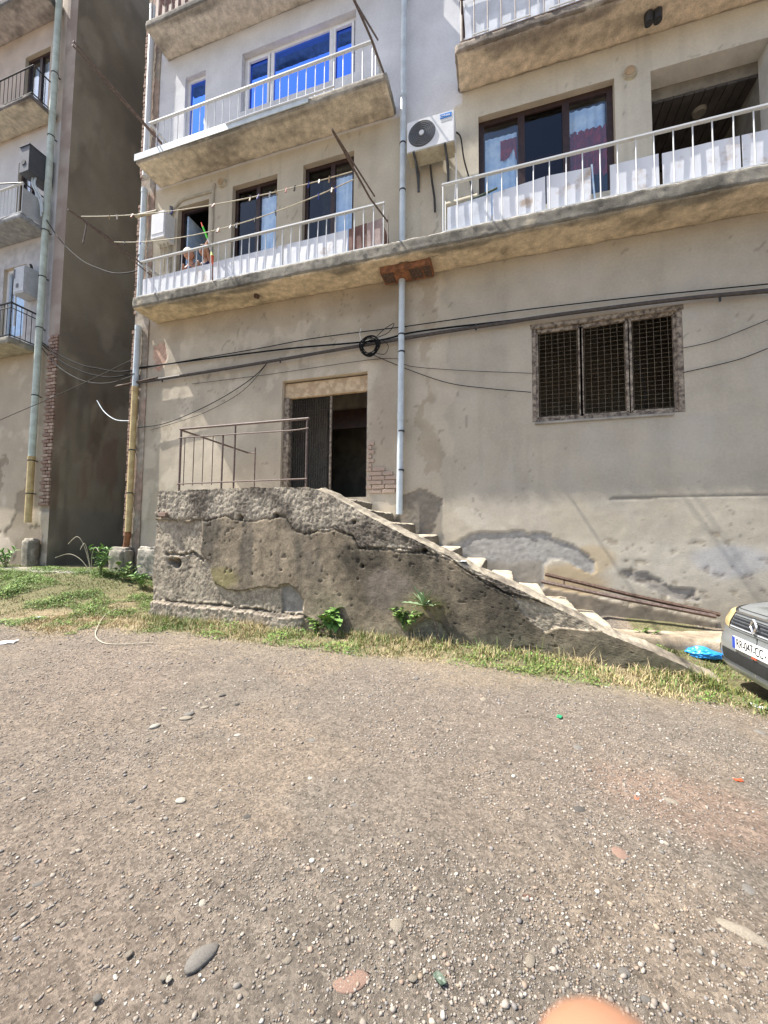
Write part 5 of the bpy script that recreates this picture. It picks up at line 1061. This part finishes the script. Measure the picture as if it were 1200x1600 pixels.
bush('leafy_weed', 'green weed clump in front of the neighbouring wall at the left edge', (-10.6, -.35, float(gh(-10.6, -.35))), .42, 10, 8, 'star', .35, 37, 1.1)
bush('leafy_weed', 'low weed at the end of the stair wall by the blue bag', (1.72, -.62, float(gh(1.72, -.62))), .13, 8, 5, 'small', .14, 41, .9)
t = thing('dry_stalks', (-7.95, -.4, .45), 'thin dry arching stalks in front of the dark gap', 'plant')
for q in ((-.25, .75), (-.05, .62), (.25, .55), (-.45, .4)): tube('stalk', spline([(-7.9, -.45, .44), (-7.95+q[0]*.4, -.5, .44+q[1]*.7), (-7.95+q[0], -.55, .44+q[1]), (-7.95+q[0]*1.7, -.6, .44+q[1]*.8)], 5), .006, M_ACUND, t, 5)
t = tube('loose_cord', spline([p[:2]+(p[2]+.012,) for p in [(-6.0, -1.36, 0.069), (-5.79, -1.8, 0.02), (-5.21, -2.38, -0.025), (-4.76, -2.71, -0.03), (-4.38, -2.83, -0.03), (-3.98, -2.63, -0.03)]], 6), .006, M_ACUND); tag(t, 'thin pale cord looping over the straw on the left', 'cord')

# ================================================================== blue bag
bm_ = bmesh.new(); bmesh.ops.create_icosphere(bm_, subdivisions=5, radius=1.0); P = np.array([v.co for v in bm_.verts])
k = 1-.35*np.abs(fbm(P[:, 0]*3.6, P[:, 1]*3.6, P[:, 2]*3.6, 3, 25))+.30*fbm(P[:, 0]*1.6, P[:, 1]*1.6, P[:, 2]*1.6, 3, 5)+.22*(np.abs(fbm(P[:, 0]*2.4, P[:, 1]*2.4, P[:, 2]*2.4, 3, 15))-.25)
bgp = ([(2.22, -0.9, -0.111)])[0]
Q = P*k[:, None]; tail = np.clip((Q[:, 0]+.2)/1.2, 0, 1); Q[:, 2] = np.maximum(Q[:, 2], -.75)*.075*(1-.72*tail); Q[:, 1] = Q[:, 1]*.095*(1-.5*tail); Q[:, 0] = Q[:, 0]*.20
ang = -.5; QX = Q[:, 0]*math.cos(ang)-Q[:, 1]*math.sin(ang); QY = Q[:, 0]*math.sin(ang)+Q[:, 1]*math.cos(ang)
F = [tuple(v.index for v in f.verts) for f in bm_.faces]; bm_.free()
tag(mk('plastic_bag', np.stack([QX+bgp[0], QY+bgp[1], Q[:, 2]+bgp[2]+.055], 1), np.array(F), M_BAG), 'crumpled bright blue plastic bag in the grass beside the car', 'plastic bag')

# ================================================================== car, parked parallel to the building, facing left
CX0, CYC, CZ0 = 2.06, -2.13, -.195
car = thing('parked_car', (CX0+2, CYC, CZ0), 'silver hatchback parked at the foot of the stair, front facing left', 'car')
LEN, HW = 4.05, .835
def car_surf(th, t):
    """lower body: th around the plan outline (0 = nose), t from sill to bonnet edge"""
    th = np.asarray(th, float); t = np.asarray(t, float); n = 7.0
    c, s = np.cos(th), np.sin(th); ex = np.sign(c)*np.abs(c)**(2/n); ey = np.sign(s)*np.abs(s)**(2/n)
    xx = LEN/2-ex*LEN/2; top = .80+.17*smooth((xx-.02)/1.2)+.03*smooth((xx-2.6)/1.0)
    ins = np.interp(t, [0, .1, .25, .42, .55, .75, .9, 1.0], [.10, .03, .0, .0, .018, .03, .06, .14])
    fx = np.interp(t, [0, .1, .25, .42, .55, .75, .9, 1.0], [.06, .012, .0, .004, .03, .05, .09, .19])
    nose = np.clip(ex, 0, 1)
    xx = xx+fx*nose; yy = ey*(HW-ins)
    zz = .20+(top-.20)*np.asarray(t)**.95+(.02*t)
    return np.stack([CX0+xx, CYC+yy, CZ0+zz+.0*t], -1)
nth, ntt = 160, 26
_e = np.concatenate([np.arcsin(np.linspace(0, 1, 28)**3.5), np.arccos(np.linspace(0, 1, 28)**3.5)]); _q = np.unique(np.round(_e, 6)); _all = np.unique(np.round(np.concatenate([_q, np.pi-_q, np.pi+_q, 2*np.pi-_q]), 6)); nth = len(_all)
TH, TT = np.meshgrid(_all, np.linspace(0, 1, ntt), indexing='ij'); S = car_surf(TH, TT)
caps = [S]
edge = S[:, -1]
for kk in (.75, .45, .15, 0.0):
    e = edge.copy(); e[:, 1] = CYC+(e[:, 1]-CYC)*kk; e[:, 2] += .055*(1-kk**2)+.0; e[:, 0] += .0; caps.append(e[:, None])
S = np.concatenate(caps, 1); mk('body', S.reshape(-1, 3), grid_faces(nth, ntt+4, 0, True), M_SILVER, car)
cab = MB(); cabp = [(1.25, .83), (1.95, 1.32), (2.5, 1.41), (3.3, 1.36), (3.95, .95), (3.95, .82), (1.25, .80)]
V, F = [], []
for sy in (-1, 1):
    for (a, z) in cabp: V.append((CX0+a, CYC+sy*(HW-.1-.22*(z-.8)), CZ0+z+.06))
k = len(cabp); F = [tuple(range(k))[::-1], tuple(range(k, 2*k))]+[(i, (i+1) % k, k+(i+1) % k, k+i) for i in range(k)]
me = bpy.data.meshes.new('cabin'); me.from_pydata(V, [], F); me.update(); me.materials.append(M_SILVER); cb = obj('cabin', me, car)
cb.modifiers.new('bevel', 'BEVEL').width = .05
def patch(name, th0, th1, t0, t1, off, mat, parent, nu=18, nv=8, shape=None):
    U, V_ = np.meshgrid(np.linspace(0, 1, nu), np.linspace(0, 1, nv), indexing='ij'); ee = th0+(th1-th0)*U; th = np.arcsin(np.sign(ee)*np.minimum(np.abs(ee), .9999)**3.5); lo, hi = (t0, t1) if shape is None else shape(U)
    t = lo+(hi-lo)*V_; A = car_surf(th, t); e = 1e-3; du = car_surf(th+e, t)-A; dv = car_surf(th, t+e)-A; Nn = np.cross(du, dv); Nn /= np.linalg.norm(Nn, axis=-1, keepdims=True)+1e-9
    out = A-np.array([CX0+LEN/2, CYC, CZ0+.5]); Nn *= np.sign((Nn*out).sum(-1, keepdims=True)); P_ = A+Nn*off
    return mk(name, P_.reshape(-1, 3), grid_faces(nu, nv), mat, parent)
W1 = lambda v: np.asarray(v)
for sg in (1, -1):
    th_a = [sg*.12, sg*.62]
    hl = patch('headlamp', sg*.55, sg*.985, .62, .93, .008, M_HEADL, car, 26, 10, lambda U: (.645+.12*U, .90+.085*U))
    patch('lamp_rim', sg*.54, sg*.99, .6, .9, .004, M_BLACKP, hl, 26, 10, lambda U: (.63+.12*U, .915+.08*U))
gr = patch('grille', -.52, .52, .665, .89, .004, M_DKBOX, car, 20, 8)
for i in range(5): patch('grille_bar', -.51, .51, .675+i*.044, .693+i*.044, .014, M_GREYBOX if i in (0,) else M_SILVER if i == 4 else M_BLACKP, gr, 20, 3)
patch('grille_surround', -.53, .53, .892, .908, .012, M_CHROME, gr, 20, 3); patch('grille_surround', -.53, .53, .645, .66, .012, M_SILVER, gr, 20, 3)
patch('air_intake', -.62, .62, .16, .33, .005, M_BLACKP, car, 24, 5); patch('fog_recess', .74, .9, .20, .32, .005, M_BLACKP, car, 10, 4); patch('lower_lip', -.97, .97, .03, .13, .014, M_SILVER, car, 50, 4)
for sg in (1, -1): patch('bumper_strip', sg*.80, sg*.985, .44, .50, .008, M_GREYBOX, car, 14, 4)
patch('bonnet_seam', -.97, .97, .945, .952, .003, M_BLACKP, car, 40, 3)
fxp = CX0-.012
plate = box('number_plate', (fxp-.012, CYC-.26, CZ0+.455), (fxp, CYC+.26, CZ0+.567), M_WHITE, car, .003)
box('plate_band', (fxp-.0145, CYC+.215, CZ0+.458), (fxp-.011, CYC+.257, CZ0+.564), pmat('plate_blue', (.02, .06, .40), .4), plate)
LEFT = Matrix.Rotation(R(-90), 4, 'Z') @ Matrix.Rotation(R(90), 4, 'X')
text('plate_lettering', 'RR-047-CC', .098, Matrix.Translation((fxp-.0135, CYC-.005, CZ0+.511)) @ LEFT @ Matrix.Diagonal((.86, 1.12, 1, 1)), M_BLACK, plate, .0012)
MB().disc((fxp-.012, CYC-.235, CZ0+.505), (-1, 0, 0), .009, .009, .003, 12).build('plate_dot', M_BLACK, plate)
box('plate_sticker', (fxp-.006, CYC-.09, CZ0+.435), (fxp, CYC-.02, CZ0+.452), M_ORANGE, plate)
dm = MB(); bx_ = CX0-.0; bz = CZ0+.70; hh, ww = .062, .042
ring = [(0, hh), (ww, .0), (0, -hh), (-ww, .0)]
pth = []
for a in range(4):
    p, q_ = ring[a], ring[(a+1) % 4]
    for j in range(5): pth.append((p[0]+(q_[0]-p[0])*j/5, p[1]+(q_[1]-p[1])*j/5))
pth.append(pth[0]); pth.append(pth[1])
MB().tube([(bx_+.012+.3*(z_+hh)*.2, CYC-.0-y_, bz+z_) for y_, z_ in pth], .0105, 8, False).build('badge', M_CHROME, car, sm=True)
for wx in (.72, 3.22):
    for sg in (-1, 1):
        wy = CYC+sg*(HW-.10); wcen = (CX0+wx, wy-sg*.09, CZ0+.30)
        wo_ = MB().tube([(wcen[0], wcen[1]+sg*q, wcen[2]) for q in (0, .02, .16, .18)], [.26, .295, .295, .26], 32).build('wheel', M_TYRE, car, sm=True)
        MB().tube([(wcen[0], wcen[1]+sg*q, wcen[2]) for q in (.175, .195)], [.20, .17], 24).build('rim', M_SILVER, wo_, sm=True)
box('underbody', (CX0+.25, CYC-.68, CZ0+.16), (CX0+3.8, CYC+.68, CZ0+.30), M_BLACKP, car)

# ================================================================== children behind the balcony panel, toys
def skin_mesh(name, pts_, edges, rad, mat, parent, root=0, sub=2):
    me = bpy.data.meshes.new(name); me.from_pydata([tuple(p) for p in pts_], edges, []); me.update(); o = obj(name, me, parent, mat)
    md = o.modifiers.new('skin', 'SKIN'); md.use_smooth_shade = True
    for v, r_ in zip(me.skin_vertices[0].data, rad): v.radius = (r_, r_) if not isinstance(r_, tuple) else r_
    me.skin_vertices[0].data[root].use_root = True
    sb = o.modifiers.new('sub', 'SUBSURF'); sb.levels = sub; sb.render_levels = sub
    return o
def head(parent, c, r, hair, face_dir=(0.35, -1, -.35)):
    c = Vector(c); bm = bmesh.new(); bmesh.ops.create_uvsphere(bm, u_segments=24, v_segments=16, radius=1)
    for v in bm.verts:
        p = v.co; p.x *= .82; p.y *= .92
        if p.z < -.2: p.x *= 1-.25*min(1, (-p.z-.2)); 
        d = (Vector((p.x, p.z+.08))).length
        if p.y < -.7 and d < .16: p.y -= .16*(1-d/.16)                      # nose
        v.co = p
    f = Vector(face_dir).normalized(); q = f.to_track_quat('-Y', 'Z').to_matrix().to_4x4(); Mx = Matrix.Translation(c) @ q @ Matrix.Scale(r, 4)
    me = bpy.data.meshes.new('head'); bm.to_mesh(me); bm.free(); me.transform(Mx); me.polygons.foreach_set('use_smooth', np.ones(len(me.polygons), bool)); ho = obj('head', me, parent, M_SKIN)
    for sx_ in (-1, 1):
        bm = bmesh.new(); bmesh.ops.create_uvsphere(bm, u_segments=10, v_segments=8, radius=.10); m2 = bpy.data.meshes.new('eye'); bm.to_mesh(m2); bm.free(); m2.transform(Mx @ Matrix.Translation((sx_*.32, -.80, .08))); obj('eye', m2, ho, M_BLACK)
        bm = bmesh.new(); bmesh.ops.create_uvsphere(bm, u_segments=10, v_segments=8, radius=.2); m2 = bpy.data.meshes.new('ear'); bm.to_mesh(m2); bm.free(); m2.transform(Mx @ Matrix.Translation((sx_*.82, 0, -.02)) @ Matrix.Diagonal((.4, .8, 1.1, 1))); obj('ear', m2, ho, M_SKIN)
    m3 = MB().box((-.22, -.83, -.50), (.22, -.72, -.44), Mx).build('mouth', pmat('lips', (.40, .15, .12), .5), ho)
    bm = bmesh.new(); bmesh.ops.create_uvsphere(bm, u_segments=24, v_segments=16, radius=1.08)
    for v in bm.verts: v.co = Vector((v.co.x*.88, v.co.y*.98, v.co.z*1.02))
    bmesh.ops.delete(bm, geom=[v for v in bm.verts if (v.co.y < -.25 and v.co.z < .28) or v.co.z < -.5], context='VERTS')
    m4 = bpy.data.meshes.new('hair'); bm.to_mesh(m4); bm.free(); m4.transform(Mx); m4.polygons.foreach_set('use_smooth', np.ones(len(m4.polygons), bool)); obj('hair', m4, ho, hair)
    return ho
FLO = 5.95
def child(label, hx, hz, hy, hair, shirt, armup=None, fd=(.35, -1, -.35)):
    t = thing('person', (hx, hy+.08, FLO), label, 'child')
    nz = hz-.11; sh_ = nz-.06; hip = FLO+.14
    pts_ = [(hx, hy+.10, hip), (hx, hy+.09, (hip+sh_)/2), (hx, hy+.07, sh_), (hx, hy+.03, nz), (hx, hy+.0, hz-.04),
            (hx-.085, hy+.06, sh_-.01), (hx-.12, hy-.02, sh_-.12), (hx-.06, hy-.10, sh_-.05), (hx+.085, hy+.06, sh_-.01)]
    ed = [(0, 1), (1, 2), (2, 3), (3, 4), (2, 5), (5, 6), (6, 7), (2, 8)]; rad = [.085, .08, .075, .035, .04, .04, .03, .022, .04]
    if armup: pts_ += armup; ed += [(8, 9), (9, 10)]; rad += [.028, .02]
    else: pts_ += [(hx+.12, hy-.02, sh_-.12), (hx+.06, hy-.10, sh_-.05)]; ed += [(8, 9), (9, 10)]; rad += [.03, .022]
    b0 = len(pts_); pts_ += [(hx-.07, hy-.02, FLO+.07), (hx-.07, hy+.16, FLO+.05), (hx+.07, hy-.02, FLO+.07), (hx+.07, hy+.16, FLO+.05)]; ed += [(0, b0), (b0, b0+1), (0, b0+2), (b0+2, b0+3)]; rad += [.05, .035, .05, .035]
    skin_mesh('body', pts_, ed, rad, M_SKIN, t)
    skin_mesh('shirt', [pts_[0], pts_[1], pts_[2], pts_[5], pts_[8]], [(0, 1), (1, 2), (2, 3), (2, 4)], [.10, .095, .088, .05, .05], shirt, t)
    head(t, (hx, hy-.02, hz), .112, hair, fd); return t
M_BLOND = pmat('fair_hair', (.78, .72, .60), .7, c2=(.66, .58, .45), scale=40); M_BROWN = pmat('brown_hair', (.10, .06, .04), .7, scale=40)
hp = ([(-5.84, -0.38, 6.71)])[0]; hp2 = ([(-5.5, -0.36, 6.72)])[0]; tip = ([(-5.22, -0.62, 6.74)])[0]; tend = ([(-5.34, -0.66, 7.05)])[0]
child('fair haired small child peering over the white balcony panel', hp[0], hp[2], hp[1], M_BLOND, M_CLOTHB)
child('dark haired child in navy holding up a toy behind the balcony panel', hp2[0], hp2[2], hp2[1], M_BROWN, M_CLOTHB, [(hp2[0]+.12, hp2[1]-.12, hp2[2]+.02), (tip[0], tip[1]+.02, tip[2]-.02)], (.1, -1, .1))
ty = thing('toy_sword', tip, 'neon green toy sword with orange tip held up above the balcony rail', 'toy'); a, b = Vector(tip), Vector(tend)
tube('grip', [a-(b-a)*.25, a], .012, M_WHITE, ty); tube('blade', [a, a.lerp(b, .72)], .017, pmat('neon_green', (.12, .85, .06), .4), ty); tube('tip', [a.lerp(b, .72), b], [.018, .008], pmat('neon_orange', (.9, .14, .04), .4), ty)
t2 = [(-5.14, -0.6, 6.48), (-5.09, -0.6, 6.31), (-5.1, -0.6, 6.22), (-5.09, -0.6, 5.93)]; ty = thing('toy_windmill', t2[0], 'orange and yellow toy on a brown stick hanging from the balcony railing', 'toy')
tube('stick', [t2[2], t2[3]], .011, M_PANELB, ty); tube('vane', [t2[0], Vector(t2[0]).lerp(Vector(t2[1]), .5)], [.012, .03], pmat('lime', (.45, .6, .1), .5), ty); tube('vane', [Vector(t2[0]).lerp(Vector(t2[1]), .5), t2[2]], [.028, .012], M_ORANGE, ty)

# things on the right hand balcony
t = thing('rolled_carpet', (-.6, -.35, 6.4), 'dull rolled carpet lying behind the left end of the right balcony', 'carpet'); tube('roll', [(-.84, -.36, 6.50), (-.35, -.36, 6.53)], .07, M_ACUND, t, 16); tube('strap', [(-.5, -.43, 6.46), (-.05, -.44, 6.56)], .016, M_GREENF, t)
t = tag(tube('broom_handle', spline([(1.27, YF+.09, 5.98), (1.25, YF+.1, 6.3), (1.24, YF+.1, 6.55)], 4), .012, M_CURT), 'pale blue stick leaning in the gap between two balcony panels', 'stick')

# ================================================================== the photographer's fingertip in front of the lens
fr = _r; fu = _u; ff = _fw
def cp_(a, b, c): return CAM_POS+fr*a+fu*b+ff*c
hand = thing('person', cp_(.03, -.15, .03), 'blurred fingertip of the photographer at the bottom edge', 'hand')
TIPD = .052; tc_ = ((930-600)/620*TIPD, -(1496-800)/620*TIPD, TIPD)
pts_ = [Vector((tc_[0]+.012, tc_[1]-.105, .012)), Vector((tc_[0]+.004, tc_[1]-.062, .036)), Vector((tc_[0]+.001, tc_[1]-.024, .046)), Vector((tc_[0], tc_[1]-.006, TIPD)),
        Vector((.075, -.20, -.02)), Vector((.10, -.27, -.06)), Vector((.16, -.42, -.16)),
        Vector((.075, -.165, .03)), Vector((.085, -.14, .055)), Vector((.10, -.16, .045)), Vector((.095, -.19, .03)), Vector((.105, -.165, .055)), Vector((.118, -.185, .045)),
        Vector((.112, -.21, .02)), Vector((.122, -.19, .045)), Vector((.132, -.205, .038)), Vector((.03, -.20, -.01)), Vector((.005, -.165, .005)), Vector((.0, -.135, .01))]
ed = [(4, 0), (0, 1), (1, 2), (2, 3), (4, 5), (5, 6), (4, 7), (7, 8), (8, 9), (4, 10), (10, 11), (11, 12), (4, 13), (13, 14), (14, 15), (4, 16), (16, 17), (17, 18)]
rad = [.0125, .0115, .0112, .0115, .030, .026, .036, .0105, .0095, .008, .0105, .0095, .008, .0095, .0085, .0075, .012, .0105, .009]
skin_mesh('hand', [cp_(*p) for p in pts_], ed, rad, M_HAND, hand, 4, 2)
